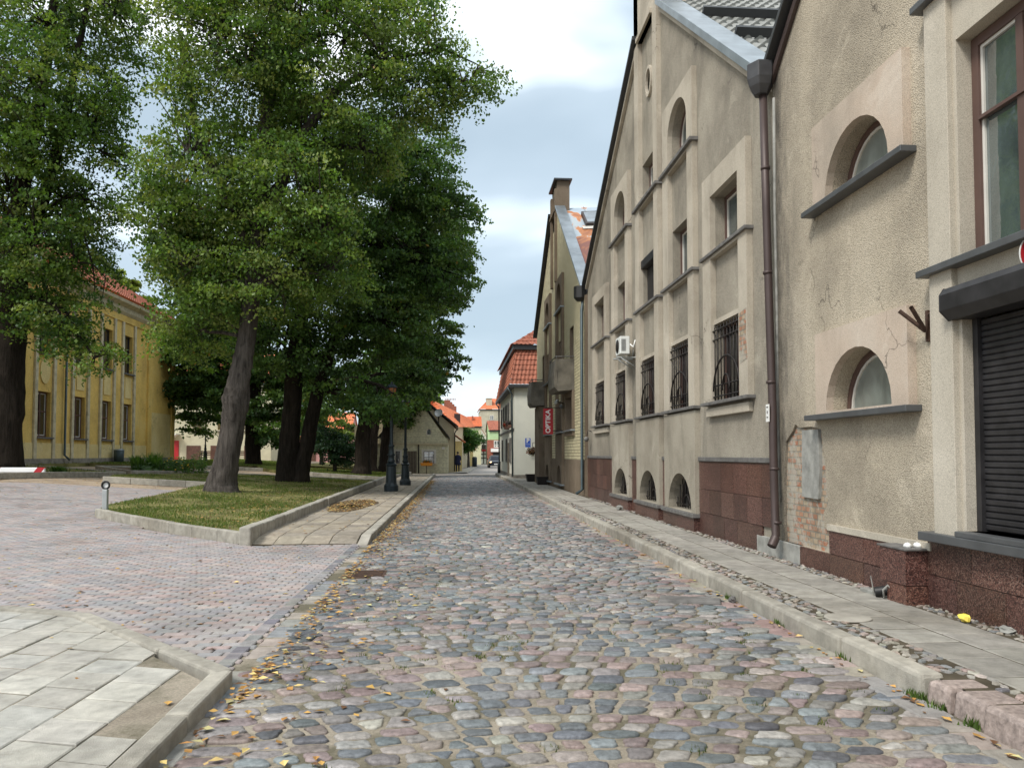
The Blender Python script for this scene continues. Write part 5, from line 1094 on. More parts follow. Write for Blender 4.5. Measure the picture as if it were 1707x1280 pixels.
# ================================================================== TREES
def ell(u, v, ru, rv, Y, dr):
    c = at(u, v, Y); s = Y / FPX; return (c[0], c[1], c[2], ru * s, dr, rv * s)
def tree(name, label, base, stems, lobes, nleaf, leaf, cols, wts, seed, group, bark='bark', bough=(.82, .42), limbs=16, droop=.5, density=1.0, holes=0):
    r_ = np.random.default_rng(seed); t = thing(name, base, label, 'tree', group)
    g = MB(); rr = random.Random(seed)
    for path, rad in stems:
        pts = []; rs = []
        for i in range(len(path) - 1):
            a, b = np.array(path[i], float), np.array(path[i + 1], float); k = 5
            for j in range(k): f = j / k; pts.append(a + (b - a) * f + r_.normal(0, rad[i] * .03, 3)); rs.append(rad[i] + (rad[i + 1] - rad[i]) * f)
        pts.append(np.array(path[-1], float)); rs.append(rad[-1])
        n = 18; prev = None; vs = []
        for i, (p, q) in enumerate(zip(pts, rs)):
            for j in range(n):
                a = 2 * math.pi * j / n; fl = 1 + .07 * math.sin(3 * a + i * .25) + .05 * math.sin(5 * a - i * .4) + r_.uniform(-.03, .03)
                vs.append((p[0] + q * fl * math.cos(a), p[1] + q * fl * math.sin(a), p[2]))
        g.add(vs, [(i*n+j, i*n+(j+1)%n, (i+1)*n+(j+1)%n, (i+1)*n+j) for i in range(len(pts)-1) for j in range(n)], 0, True)
    vol = np.array([l[3] * l[4] * l[5] for l in lobes]) ** .72; pr_ = vol / vol.sum(); per = 70; nb = int(nleaf / per)
    ctr = []
    li = r_.choice(len(lobes), nb, p=pr_)
    for i in li:
        l = lobes[i]; d = r_.normal(0, 1, 3); d /= np.linalg.norm(d); f = r_.uniform(.2, 1.0) ** .5 * (1 + .16 * math.sin(5 * d[0] + 3 * l[0]) * math.sin(6 * d[2] + l[2]))
        ctr.append([l[0] + d[0] * l[3] * f, l[1] + d[1] * l[4] * f, l[2] + d[2] * l[5] * f, l[0], l[1], l[2] - l[5] * .4])
    ctr = np.array(ctr)
    # limbs from the stems towards boughs, then thin branches
    tops = [np.array(p, float) for path, _ in stems for p in path[len(path) // 2:]]
    lim = []
    for i in range(limbs):
        l = lobes[i % len(lobes)]; tgt = np.array([l[0], l[1], l[2]]) + r_.normal(0, .25, 3) * np.array(l[3:6])
        s_ = min(tops, key=lambda p: np.linalg.norm((p - tgt) * np.array([1, 1, 1.6 if p[2] < tgt[2] else 4]))); mid = (s_ + tgt) / 2 + np.array([0, 0, .12 * np.linalg.norm(tgt - s_)]) + r_.normal(0, .25, 3)
        L_ = np.linalg.norm(tgt - s_); r0 = min(.16, .035 + .017 * L_); P_ = [s_ * (1 - f) ** 2 + 2 * f * (1 - f) * mid + f * f * tgt + r_.normal(0, .05, 3) for f in np.linspace(0, 1, 7)]
        g.tube(P_, [r0 * (1 - .75 * f) for f in np.linspace(0, 1, 7)], 6); lim.append(P_)
    al = np.array([p for P_ in lim for p in P_[1:]])
    for c in ctr[::2]:
        p = al[np.argmin(((al - c[:3]) ** 2).sum(1))]; q = c[:3]; m_ = (p + q) / 2 + np.array([0, 0, .1 * np.linalg.norm(q - p)]) + r_.normal(0, .1, 3)
        g.tube([p, m_, q], [.035, .022, .01], 4, cap=False)
    obj('trunk', g, M[bark], t)
    # leaves: each bough is a drooping spray of twigs
    n = nb * per
    out_ = ctr[:, :2] - ctr[:, 3:5]; nm = np.linalg.norm(out_, axis=1, keepdims=True) + 1e-6; out_ = out_ / nm; ang = np.arctan2(out_[:, 1], out_[:, 0]) + r_.normal(0, .7, nb)
    ol = bough[0] * r_.uniform(.6, 1.4, nb)
    u = r_.beta(1.2, 1.2, (nb, per)) * 1.3 - .45; v = r_.normal(0, .36, (nb, per)) * (1.05 - .5 * np.abs(u)); w_ = r_.normal(0, .07, (nb, per)) - r_.exponential(.1, (nb, per))
    U_ = u * ol[:, None]; V_ = v * bough[0]; Wz = w_ * bough[1] * 2.2 - droop * np.clip(u, 0, 2) ** 2 * ol[:, None] * .8
    Xl = ctr[:, 0:1] + U_ * np.cos(ang)[:, None] - V_ * np.sin(ang)[:, None]; Yl = ctr[:, 1:2] + U_ * np.sin(ang)[:, None] + V_ * np.cos(ang)[:, None]; Zl = ctr[:, 2:3] + Wz
    P = np.stack([Xl, Yl, Zl], -1).reshape(-1, 3); n = len(P)
    a = r_.uniform(0, 2 * math.pi, n); tilt = r_.normal(.0, .55, n); pit = r_.normal(-.75, .5, n)
    d1 = np.stack([np.cos(a) * np.cos(pit), np.sin(a) * np.cos(pit), np.sin(pit)], 1); sd_ = np.stack([-np.sin(a), np.cos(a), np.zeros(n)], 1); up = np.cross(d1, sd_)
    d2 = sd_ * np.cos(tilt)[:, None] + up * np.sin(tilt)[:, None]; s = (leaf * r_.uniform(.65, 1.35, n))[:, None]
    Vt = np.stack([P - d1 * s * .5, P + d2 * s * .36 + d1 * s * .02, P + d1 * s * .5, P - d2 * s * .36 + d1 * s * .02], 1).reshape(-1, 3)
    bc = np.array(cols)[r_.choice(len(cols), nb, p=np.array(wts) / sum(wts))] * r_.uniform(.7, 1.3, (nb, 1))
    lc = np.repeat(bc, per, 0) * r_.uniform(.72, 1.32, (n, 1)) * r_.uniform(.94, 1.06, (n, 3))
    yl = r_.uniform(0, 1, n) < .0018; lc[yl] = (.32, .2, .04)
    npobj('crown', Vt, np.arange(n * 4).reshape(n, 4), M['leaf'], col=np.repeat(np.clip(lc, 0, 1), 4, 0), parent=t)
    return t
GL = [(.1,.175,.035), (.145,.22,.05), (.075,.14,.03), (.2,.255,.075), (.045,.095,.025)]
GD = [(.065,.13,.04), (.085,.16,.045), (.05,.1,.035), (.12,.19,.055)]
GP = 'linden trees on the lawns left of the street'
def pt(u, v, Y): return tuple(at(u, v, Y))
# big tree at the left frame edge
Y = 30; b = pt(-8, 781, Y)
tree('linden_tree', 'big forked linden with a thick dark trunk at the left edge of the picture', b,
  [([(b[0]-.1,Y,b[2]-.5), pt(-4,770,Y), pt(6,690,Y), pt(10,600,Y), pt(14,480,Y), pt(20,390,Y), pt(60,200,Y), pt(85,60,Y), pt(100,-120,Y)], [1.0,.8,.7,.66,.6,.3,.24,.17,.08]),
   ([pt(14,470,Y), pt(38,430,Y), pt(62,370,Y), pt(105,220,Y-.5), pt(125,110,Y-1), pt(160,-60,Y-1)], [.3,.27,.23,.17,.12,.06])],
  [ell(90,140,130,130,Y,4.2), ell(40,320,120,90,Y,3.5), ell(100,430,85,65,Y,3), ell(60,520,70,50,Y,2.6), ell(130,560,45,38,Y-1,1.6), ell(160,240,45,60,Y,2.2), ell(-120,250,150,200,Y,4), ell(60,-120,190,150,Y,5), ell(190,40,50,60,Y,2.2), ell(150,340,60,50,Y,2), ell(110,520,60,40,Y-2,1.6), ell(60,400,100,70,Y-2,2), ell(165,600,30,30,Y-2,1.2), ell(20,150,120,120,Y-3,2.5)],
  120000, .125, GL, [3,2.5,3,1.6,1.5], 11, GP, 'bark_dk', limbs=26)
Y = 26; b = pt(368, 825, Y)
tree('linden_tree', 'tallest foreground linden with a swollen burl on its leaning pale grey trunk', b,
  [([(b[0],Y,b[2]-.3), (b[0],Y,b[2]+.06), (b[0]+.03,Y,b[2]+.45), pt(377,770,Y), pt(389,705,Y), pt(392,684,Y), pt(391,664,Y), pt(397,640,Y), pt(405,605,Y), pt(412,560,Y), pt(420,480,Y), pt(432,380,Y), pt(440,250,Y), pt(455,100,Y), pt(470,-80,Y)], [.85,.6,.47,.4,.36,.41,.44,.37,.32,.29,.28,.26,.22,.17,.1]),
   ([pt(432,390,Y), pt(500,230,Y-.5), pt(560,150,Y-.5), pt(650,100,Y-1), pt(740,82,Y-1), pt(800,110,Y-1)], [.22,.19,.16,.12,.08,.03]),
   ([pt(425,440,Y), pt(380,330,Y), pt(330,230,Y), pt(300,60,Y)], [.2,.16,.12,.06])],
  [ell(400,120,140,130,Y,4), ell(545,110,120,130,Y,3.6), ell(340,310,105,100,Y,3.2), ell(480,330,120,95,Y,3.6), ell(310,430,62,55,Y,2.2), ell(330,510,55,40,Y,2), ell(680,60,85,55,Y-1,2), ell(775,140,62,36,Y-1,1.5), ell(690,160,70,48,Y-1,1.8), ell(600,240,80,60,Y,2.4), ell(440,470,110,60,Y,3), ell(560,450,60,50,Y,2.2), ell(400,-120,220,130,Y,4.5), ell(640,-60,120,80,Y,3), ell(520,380,80,60,Y-1,2), ell(310,370,50,70,Y+1,2.5), ell(350,430,80,70,Y+2,2.5), ell(320,560,45,40,Y+2,2)],
  190000, .115, GL, [3,3,2.5,2.2,1], 12, GP, limbs=30)
Y = 35; b = pt(477, 803, Y)
tree('linden_tree', 'twin-stemmed dark linden standing right of the burled trunk', b,
  [([(b[0],Y,b[2]-.3), pt(477,800,Y), pt(482,740,Y), pt(487,680,Y), pt(492,600,Y), pt(510,480,Y), pt(540,350,Y), pt(560,250,Y)], [.62,.52,.42,.4,.36,.28,.2,.1]),
   ([(pt(500,803,Y)[0],Y,b[2]-.3), pt(502,790,Y), pt(515,720,Y), pt(530,650,Y), pt(560,560,Y), pt(620,440,Y), pt(660,330,Y)], [.42,.36,.31,.28,.24,.18,.1])],
  [ell(620,330,110,110,Y,4), ell(560,480,110,80,Y,3.6), ell(690,280,75,85,Y,3), ell(640,540,90,70,Y,3), ell(745,350,55,50,Y,2), ell(720,450,70,60,Y,2.4), ell(540,600,60,50,Y,2.2), ell(660,420,90,80,Y,3), ell(460,560,80,60,Y,3), ell(636,668,44,34,Y-3,1.8), ell(690,630,46,36,Y-2,2), ell(600,650,40,30,Y-2,1.8), ell(648,660,26,26,29,1.2)],
  95000, .15, GD + GL[:1], [3,3,2,1.6,1], 13, GP, 'bark_dk', limbs=22)
Y = 50; b = pt(603, 781, Y)
tree('linden_tree', 'dense dark linden on the far lawn with its crown leaning over the street', b,
  [([(b[0],Y,b[2]-.4), pt(604,772,Y), pt(605,730,Y), pt(610,690,Y), pt(630,600,Y), pt(660,480,Y), pt(680,400,Y)], [.66,.5,.46,.44,.4,.3,.15])],
  [ell(690,520,85,80,Y,4), ell(745,460,55,60,Y,3), ell(720,590,58,50,Y,3), ell(650,600,80,55,Y,3.4), ell(760,410,45,40,Y,2.4), ell(690,640,50,26,Y,2.4), ell(620,660,60,30,Y,3), ell(560,640,70,50,Y,3), ell(700,400,80,70,Y,3.5)],
  52000, .22, GD, [3,3,2,1], 14, GP, 'bark_dk', limbs=16)
Y = 60
for i, (u, lab, r0, lob) in enumerate(((621, 'slim linden trunk, third along the far lawn', .34, [(640,640,50,40), (660,600,40,40)]), (642, 'stout dark linden trunk left of the two street lamps', .5, [(685,640,40,32), (708,600,38,34), (690,672,22,18)]), (663, 'farthest leaning linden partly hidden behind the first street lamp', .42, [(676,690,22,24), (716,628,20,24), (660,670,34,30)]))):
    b = pt(u, 782, Y + i * 2); YY = Y + i * 2
    tree('linden_tree', lab, b, [([(b[0],YY,b[2]-.4), pt(u,776,YY), pt(u+2,730,YY), pt(u+8,690,YY), pt(u+20,630,YY)], [r0*1.3,r0,r0*.85,r0*.8,r0*.4])], [ell(*l, YY, 2.6) for l in lob], 14000, .26, GD, [3,3,2,1], 20 + i, GP, 'bark_dk', limbs=6)
Y = 58; b = pt(421, 768, Y)
tree('linden_tree', 'broad linden in the middle of the park behind the burled trunk', b, [([(b[0],Y,b[2]-.4), pt(421,766,Y), pt(422,700,Y), pt(425,640,Y), pt(420,560,Y)], [.7,.55,.5,.45,.25])],
  [ell(340,590,55,90,Y,3.5), ell(330,680,40,45,Y,3), ell(400,560,70,70,Y,3.5), ell(450,640,55,60,Y,3), ell(455,710,42,36,Y,2.6), ell(380,470,90,70,Y,4), ell(505,630,52,60,Y,3), ell(305,610,42,60,Y-2,2.5), ell(360,540,70,60,Y-2,3), ell(345,650,50,45,Y-2,2.5)], 74000, .25, GD + GL[:2], [3,3,1.5,1.5,1,1], 15, GP, 'bark_dk', limbs=12)
Y = 70; b = pt(535, 775, Y)
tree('small_park_tree', 'light green young tree whose low crown shows between the twin trunks and the far lawn', b, [([(b[0],Y,b[2]-.4), pt(536,760,Y), pt(538,720,Y)], [.2,.16,.08])], [ell(545,700,34,36,Y,2.5), ell(500,700,36,34,Y,2.5), ell(575,725,22,30,Y,2)], 11000, .24, GL, [1,2,1,3,1], 16, 'small trees in the park', limbs=5)
Y = 52; b = pt(558, 778, Y)
tree('shrub_tree', 'bluish-green bushy tree hanging low over the lawn before the pink house', b, [([(b[0],Y,b[2]-.4), pt(558,765,Y), pt(556,740,Y)], [.14,.11,.06])], [ell(548,738,30,24,Y,1.6), ell(572,752,18,22,Y,1.4), ell(532,722,20,16,Y,1.2)], 9000, .16, [(.04,.085,.05), (.055,.1,.06), (.03,.07,.04)], [1,1,1], 17, 'small trees in the park', limbs=4)
Y = 74; b = pt(165, 770, Y)
tree('maple_tree', 'bright yellow-green tree top rising behind the roof of the yellow hall', b, [([(b[0],Y,b[2]-.4), pt(165,700,Y), pt(165,560,Y), pt(168,480,Y)], [.4,.3,.2,.1])], [ell(165,480,50,48,Y,4), ell(215,500,36,40,Y,3), ell(110,470,50,50,Y,4)], 15000, .32, [(.17,.22,.04), (.2,.25,.05), (.12,.17,.03)], [1,1,1], 18, 'trees seen over the roofs', limbs=6)
Y = 98; b = pt(716, 770, Y)
tree('birch_tree', 'pale green tree top above the beige house roof at the end of the park', b, [([(b[0],Y,b[2]-.4), pt(716,700,Y), pt(714,650,Y)], [.3,.2,.1])], [ell(716,668,20,22,Y,3), ell(708,650,14,16,Y,2.5)], 6000, .34, [(.17,.26,.07), (.22,.3,.1)], [1,1], 19, 'trees seen over the roofs', limbs=4)
Y = 88; b = pt(781, 776, Y)
tree('street_tree', 'small round green street tree in front of the yellow house down the lane', b, [([(b[0],Y,b[2]-.3), pt(781,765,Y), pt(780,745,Y)], [.16,.13,.08])], [ell(773,722,12,14,Y,1.4), ell(788,728,13,15,Y,1.4), ell(778,742,12,10,Y,1.2)], 9000, .17, [(.045,.12,.02), (.07,.16,.03), (.035,.09,.02)], [1,1,1], 21, 'trees seen over the roofs', limbs=5)

# ================================================================== STREET FURNITURE AND SMALL THINGS
def street_lamp(name, pos, h, label, s=1.0, group='old style lamp posts'):
    t = thing(name, pos, label, 'street lamp', group); x, y, z = pos; g = MB()
    prof = [(.26,0),(.26,.2),(.235,.23),(.2,.3),(.17,.9),(.19,.93),(.2,.98),(.14,1.02)]
    g.lathe([(r*s, k*s) for r, k in prof], pos, 12, smooth=False); obj('base', g, M['lamp_iron'], t)
    g = MB(); prof = [(.12,1.02),(.15,1.1),(.11,1.16),(.11,1.28),(.15,1.32),(.1,1.38),(.085,1.6),(.12,1.64),(.08,1.7),(.065,1.72),(.05,h/s-.75),(.07,h/s-.72),(.045,h/s-.68),(.04,h/s-.6)]
    g.lathe([(r*s, k*s) for r, k in prof], pos, 10); obj('post', g, M['lamp_iron'], t)
    g = MB(); b = h - .58 * s
    g.lathe([(.05*s,0),(.11*s,.04*s),(.17*s,.36*s)], (x, y, z + b), 6, smooth=False); ln = obj('lantern_glass', g, M['lampglass'], t)
    g = MB(); g.lathe([(.2*s,0),(.21*s,.03*s),(.1*s,.14*s),(.05*s,.16*s),(.03*s,.24*s)], (x, y, z + b + .36*s), 6, smooth=False)
    for k in range(6): a = math.pi * k / 3; g.tube([(x+.11*s*math.cos(a),y+.11*s*math.sin(a),z+b+.04*s),(x+.175*s*math.cos(a),y+.175*s*math.sin(a),z+b+.36*s)], .01, 4)
    obj('lantern_cap', g, M['lamp_iron'], ln); return t
p = at(652, 817, 30.6); street_lamp('street_lamp', (p[0], 30.6, zp), 4.3, 'black lamp post on the left pavement, nearer and thicker of the pair', 1.08)
p = at(675.5, 808, 36.4); street_lamp('street_lamp', (p[0], 36.4, zp), 4.1, 'black lamp post with amber lantern on the left pavement, farther of the pair', 1.02)
p = at(342, 769, 60); street_lamp('street_lamp', (p[0], 60, p[2] - .1), 3.6, 'slim dark lamp post in the park in front of the cream house', .8)
# rising barrier arm and its catch post
p = at(175, 862, 18.9); t = thing('barrier_catch_post', (p[0], p[1], .1), 'short pale grey post with a dark ring on top standing at the lawn corner', 'post')
g = MB(); g.box(p[0]-.055, p[0]+.055, p[1]-.055, p[1]+.055, .08, .72); obj('post', g, M['metal_lt'], t, bevel=.01)
g = MB(); cz = .82; g.tube([(p[0] + .085*math.cos(a), p[1], cz + .085*math.sin(a)) for a in [math.pi*2*i/18 + math.pi/2 for i in range(19)]], .024, 8); obj('catch_ring', g, M['black'], t)
g = MB(); g.lathe([(.07,0),(.07,.012)], (0,0,0), 16); g.v = [(p[0]+x, p[1]+.02+z, cz+y) for x,y,z in g.v]; obj('reflector', g, M['white_paint'], t)
Y = 22; a, b = at(-60, 783, Y), at(75, 783, Y); t = thing('road_barrier', (a[0], Y, hgt(a[0], Y)), 'white barrier boom with red bands reaching in from the left edge', 'barrier')
g = MB(); zc = b[2]; g.box(a[0]-3, b[0], Y-.04, Y+.04, zc-.065, zc+.065); obj('boom', g, M['white_paint'], t, bevel=.015)
for u in (-50, -8, 66):
    q = at(u, 783, Y)[0]; g = MB(); g.hexa([(q-.14,Y-.044,zc-.066),(q+.06,Y-.044,zc-.066),(q+.06,Y+.044,zc-.066),(q-.14,Y+.044,zc-.066),(q-.04,Y-.044,zc+.067),(q+.16,Y-.044,zc+.067),(q+.16,Y+.044,zc+.067),(q-.04,Y+.044,zc+.067)]); obj('red_band', g, M['red_paint'], t)
g = MB(); g.box(a[0]-3.4, a[0]-3, Y-.2, Y+.2, hgt(a[0],Y)-.1, zc+.2); obj('housing', g, M['metal_lt'], t, bevel=.02)
# benches
for u, lab in ((352, 'brown park bench left of the burled trunk'), (402, 'brown park bench right of the burled trunk')):
    Y = 66; p = at(u, 770, Y); x, z = p[0], p[2]; t = thing('park_bench', (x, Y, z), lab, 'bench', 'park benches'); wd = 1.0
    g = MB()
    for k in range(4): g.box(x-wd, x+wd, Y-.4+.12*k, Y-.3+.12*k, z+.42, z+.46)
    obj('seat', g, M['wood_br'], t); g = MB()
    for k in range(3): g.box(x-wd, x+wd, Y+.1, Y+.14, z+.55+.14*k, z+.65+.14*k)
    obj('backrest', g, M['wood_br'], t)
    for sx in (-.8, .8): g = MB(); g.tube([(x+sx,Y-.4,z-.1),(x+sx,Y-.38,z+.42),(x+sx,Y+.05,z+.42),(x+sx,Y+.12,z+.95)], .035, 5, smooth=False); g.tube([(x+sx,Y+.05,z+.42),(x+sx,Y+.2,z-.1)], .035, 5); g.tube([(x+sx,Y-.38,z+.42),(x+sx,Y-.38,z+.66),(x+sx,Y+.1,z+.66)], .025, 5, smooth=False); obj('leg', g, M['iron'], t)
# litter bin by the hall
p = (-19.5, 46.2); z = hgt(*p); t = thing('litter_bin', (*p, z), 'small blue-grey litter bin standing against the plinth of the yellow hall', 'bin')
g = MB(); g.lathe([(.2,.05),(.26,.1),(.28,.7),(.26,.72)], (*p, z + .1), 14); obj('body', g, M['pipe_gr'], t); g = MB(); g.lathe([(.29,0),(.29,.05),(.2,.09)], (*p, z + .82), 14); obj('rim', g, M['zinc'], t)
# flower bed plants
def plant(name, x, y, label, cat, kind, hgt_, rad, cols, n=260, flowers=None, group='plants in the kerbed flower bed'):
    z = hgt(x, y) + .12; t = thing(name, (x, y, z), label, cat, group); a = nr.uniform(0, 2 * math.pi, n)
    if kind == 'blade':
        w_ = nr.uniform(.012, .03, n); L_ = hgt_ * nr.uniform(.6, 1.1, n); o = rad * nr.uniform(.15, .9, n); bx = x + nr.normal(0, rad * .2, n); by = y + nr.normal(0, rad * .2, n); V = []
        for f, wf in ((0, 1), (.55, 1.1), (1, .1)):
            cx_ = bx + np.cos(a) * o * f ** 1.6; cy_ = by + np.sin(a) * o * f ** 1.6; cz_ = z + L_ * (f - .25 * f * f)
            for s_ in (-1, 1): V.append(np.stack([cx_ - s_ * np.sin(a) * w_ * wf, cy_ + s_ * np.cos(a) * w_ * wf, cz_], -1))
        V = np.stack(V, 1); b = np.arange(n)[:, None] * 6; F = np.concatenate([b + np.array([0, 1, 3, 2]), b + np.array([2, 3, 5, 4])])
        npobj('foliage', V.reshape(-1, 3), F, M['leaf'], col=np.repeat(pal(cols, [1] * len(cols), n, .25), 6, 0), parent=t)
    else:
        d = nr.normal(0, 1, (n, 3)); d /= np.linalg.norm(d, axis=1, keepdims=True); d[:, 2] = np.abs(d[:, 2]); f = nr.uniform(.55, 1, (n, 1)) * (1 + .25 * np.sin(d[:, :1] * 5 + x)); P = d * f * np.array([rad, rad, hgt_]) + np.array([x, y, z])
        s = nr.uniform(.7, 1.3, n)[:, None] * (.13 if kind == 'broad' else .05); t1 = np.stack([-np.sin(a), np.cos(a), nr.normal(0, .3, n)], 1); t2 = np.cross(d, t1); V = np.stack([P - t1 * s, P + t2 * s * .7, P + t1 * s, P - t2 * s * .7], 1)
        npobj('foliage', V.reshape(-1, 3), np.arange(n * 4).reshape(n, 4), M['leaf'], col=np.repeat(pal(cols, [1] * len(cols), n, .25), 4, 0), parent=t)
    if flowers:
        m = 40; d = nr.normal(0, 1, (m, 3)); d /= np.linalg.norm(d, axis=1, keepdims=True); d[:, 2] = np.abs(d[:, 2]); P = d * np.array([rad, rad, hgt_]) * 1.03 + np.array([x, y, z]); g = MB()
        for q in P: g.ball(tuple(q), (.05, .05, .03), 6)
        obj('blossoms', g, M[flowers], t)
    g = MB(); g.tube([(x, y, z - .15), (x, y, z + hgt_ * .5)], .02, 5); obj('stem', g, M['wood'], t)
M['yellow_flower'] = simple('yellow_petals', (.65, .42, .03), .7)
GRN = [(.05,.12,.02), (.08,.16,.03), (.1,.18,.05)]
for (u, lab, cat, kind, hh, rr_, cl, n, fl) in (
    (228, 'clump of upright sword-shaped leaves at the left end of the flower bed', 'plant', 'blade', .95, .45, GRN, 240, None),
    (244, 'broad-leaved pale green hosta at the front of the flower bed', 'plant', 'broad', .5, .6, [(.12,.22,.08), (.16,.25,.12)], 200, None),
    (256, 'tall spiky tuft rising behind the hosta', 'plant', 'blade', 1.15, .6, GRN, 200, None),
    (272, 'rounded low dark green box shrub in the flower bed', 'shrub', 'fine', .7, .75, GRN[:2], 900, None),
    (291, 'bushy plant with many small yellow flowers', 'plant', 'fine', .7, .7, GRN, 800, 'yellow_flower'),
    (322, 'loose feathery green shrub at the right end of the flower bed', 'shrub', 'fine', .95, .8, [(.07,.15,.03), (.11,.2,.05)], 1000, None)):
    f = (u - 215) / 125; Yp = 36.6 + 2.2 * f; p = at(u, 780, Yp); plant('bed_plant' if cat == 'plant' else 'bed_shrub', p[0], Yp, lab, cat, kind, hh, rr_, cl, n, fl)
p = at(97, 786, 31.5); plant('ground_plant', p[0], 31.5, 'low leafy weed clump on the left lawn beyond the barrier tip', 'plant', 'blade', .35, .5, GRN, 120)
# air conditioner
t = thing('air_conditioner', (4.2, 18.95, 3.95), 'white outdoor air conditioner unit on brackets high on the beige gable wall', 'air conditioner')
g = MB(); g.box(4.06, 4.3, 18.75, 19.3, 4.04, 4.48); obj('casing', g, M['ac_white'], t, bevel=.015)
g = MB(); g.lathe([(.17,0),(.17,.012),(.05,.02)], (0,0,0), 20); g.v = [(4.058 - z, 19.06 + x, 4.26 + y) for x, y, z in g.v]; obj('fan_grille', g, M['iron'], t)
g = MB()
for k in range(10): g.box(4.09, 4.2, 18.743, 18.752, 4.12 + .03 * k, 4.133 + .03 * k)
obj('vent_slots', g, M['sill'], t)
for y in (18.84, 19.2): g = MB(); g.tube([(4.5,y,4.2),(4.47,y,3.96),(3.98,y,3.96)], .02, 4, smooth=False); g.tube([(4.47,y,3.72),(4.1,y,3.95)], .014, 4); obj('bracket', g, M['metal_lt'], t)
g = MB(); g.tube([(4.3,18.8,4.3),(4.38,18.68,4.2),(4.42,18.66,4.36),(4.5,18.66,4.38)], .022, 6); obj('hose', g, M['white_paint'], t)
# rusty flag bracket
t = thing('flag_bracket', (4.5, 6.98, 2.8), 'rusty iron flagpole bracket with two open sockets and a curled hook', 'bracket')
g = MB(); g.box(4.47, 4.5, 6.96, 7.0, 2.62, 2.92); obj('back_plate', g, M['rust_iron'], t)
for dy in (.03, -.03): g = MB(); g.tube([(4.46,6.98,2.72),(4.26,6.98+dy*3.2,2.93)], .02, 8, cap=False); obj('socket', g, M['rust_iron'], t)
g = MB(); g.tube([(4.46,6.96,2.64),(4.45,6.94,2.8)] + [(4.45 - .0, 6.93 - .035 + .035*math.cos(a), 2.84 + .035*math.sin(a)) for a in [math.pi*i/6 for i in range(9)]], .009, 5); obj('hook', g, M['rust_iron'], t)
# round road sign at the right edge
c = at(1733, 424, 5.6); t = thing('road_sign', (c[0], 5.6, c[2]), 'round white road sign with red rim cut off by the right edge', 'road sign')
g = MB(); g.lathe([(.17,0),(.17,.006)], (0,0,0), 32); f3 = lambda p, o: (c[0] + p[0], 5.6 - p[2] + o, c[2] + p[1]); g.v = [f3(p, 0) for p in g.v]; obj('plate', g, M['white_paint'], t)
def ring_mesh(r0, r1, off, n=40):
    g = MB(); g.add([f3((r * math.cos(2*math.pi*i/n), r * math.sin(2*math.pi*i/n), .006), off) for r in (r0, r1) for i in range(n)], [(i, (i+1)%n, n+(i+1)%n, n+i) for i in range(n)]); return g
obj('red_rim', ring_mesh(.118, .162, -.002), M['red_paint'], t)
g = MB(); g.tube([(c[0], 5.615, c[2]), (4.5, 5.62, c[2])], .015, 6); obj('arm', g, M['metal_lt'], t)
# lettering helper
def text_mesh(body, size, mat, parent, origin, ex, ez, depth=.004, bold=0, name='lettering'):
    cu = bpy.data.curves.new(name, 'FONT'); cu.body = body; cu.size = size; cu.extrude = depth; cu.offset = bold; cu.align_x = 'CENTER'; cu.align_y = 'CENTER'
    o = bpy.data.objects.new('tmp', cu); COL.objects.link(o); bpy.context.view_layer.update()
    me = bpy.data.meshes.new_from_object(o.evaluated_get(bpy.context.evaluated_depsgraph_get())); bpy.data.objects.remove(o)
    ex = Vector(ex); ez = Vector(ez); n = ex.cross(ez); off = wloc(parent)
    for v in me.vertices: v.co = Vector(origin) + ex * v.co.x + ez * v.co.y + n * v.co.z - off
    me.name = name; me.materials.clear(); me.materials.append(M[mat]); q = bpy.data.objects.new(name, me); COL.objects.link(q); q.parent = parent; return q
t = thing('shop_sign', (3.75, 31, 2.4), 'narrow red vertical sign reading OPTIKA in white letters on the brick building', 'sign')
g = MB(); g.box(3.53, 3.93, 30.97, 31.05, 2.36, 3.4); obj('sign_board', g, M['red_paint'], t, bevel=.008)
text_mesh('OPTIKA', .27, 'white_paint', t, (3.73, 30.965, 2.88), (0, 0, 1), (-1, 0, 0), .002, .006)
for pp in ([(3.6,31.01,3.44),(4.4,31.01,3.44)], [(3.93,31.01,2.5),(4.4,31.01,2.5)]): g = MB(); g.tube(pp, .018, 5); obj('bracket', g, M['iron'], t)
t = thing('security_camera', (4.1, 30.8, 3.5), 'small pale camera and floodlight fixed above the red sign', 'camera')
g = MB(); g.tube([(4.0,30.7,3.62),(4.12,30.95,3.72)], .06, 8); obj('housing', g, M['metal_lt'], t); g = MB(); g.tube([(4.12,30.95,3.68),(4.4,31,3.6)], .02, 5); g.tube([(4.26,30.8,3.5),(4.4,31,3.5)], .015, 5); obj('arm', g, M['iron'], t)
g = MB(); g.ball((4.24,30.75,3.47), .09, 8); obj('floodlight', g, M['sill'], t)
# parking sign on the white house
c = at(880, 738, 45.7); t = thing('parking_sign', (c[0], 45.7, c[2] - .3), 'small blue parking sign with white P on the white house side wall', 'road sign')
g = MB(); g.box(c[0]-.16, c[0]+.16, 45.68, 45.7, c[2]-.26, c[2]+.28); obj('plate', g, M['blue_paint'], t)
text_mesh('P', .36, 'white_paint', t, (c[0], 45.675, c[2] + .12), (1, 0, 0), (0, 0, 1), .002, .012)
g = MB(); g.box(c[0]-.12, c[0]+.12, 45.674, 45.68, c[2]-.06, c[2]-.045); g.box(c[0]-.1, c[0]+.1, 45.674, 45.68, c[2]-.15, c[2]-.14); obj('thin_lines', g, M['white_paint'], t)
g = MB(); g.box(c[0]-.16, c[0]+.16, 45.68, 45.7, c[2]-.38, c[2]-.28); obj('lower_plate', g, M['white_paint'], t)
g = MB(); g.tube([(c[0],45.71,c[2]),(c[0],45.99,c[2])], .02, 5); obj('fixing', g, M['metal_lt'], t)
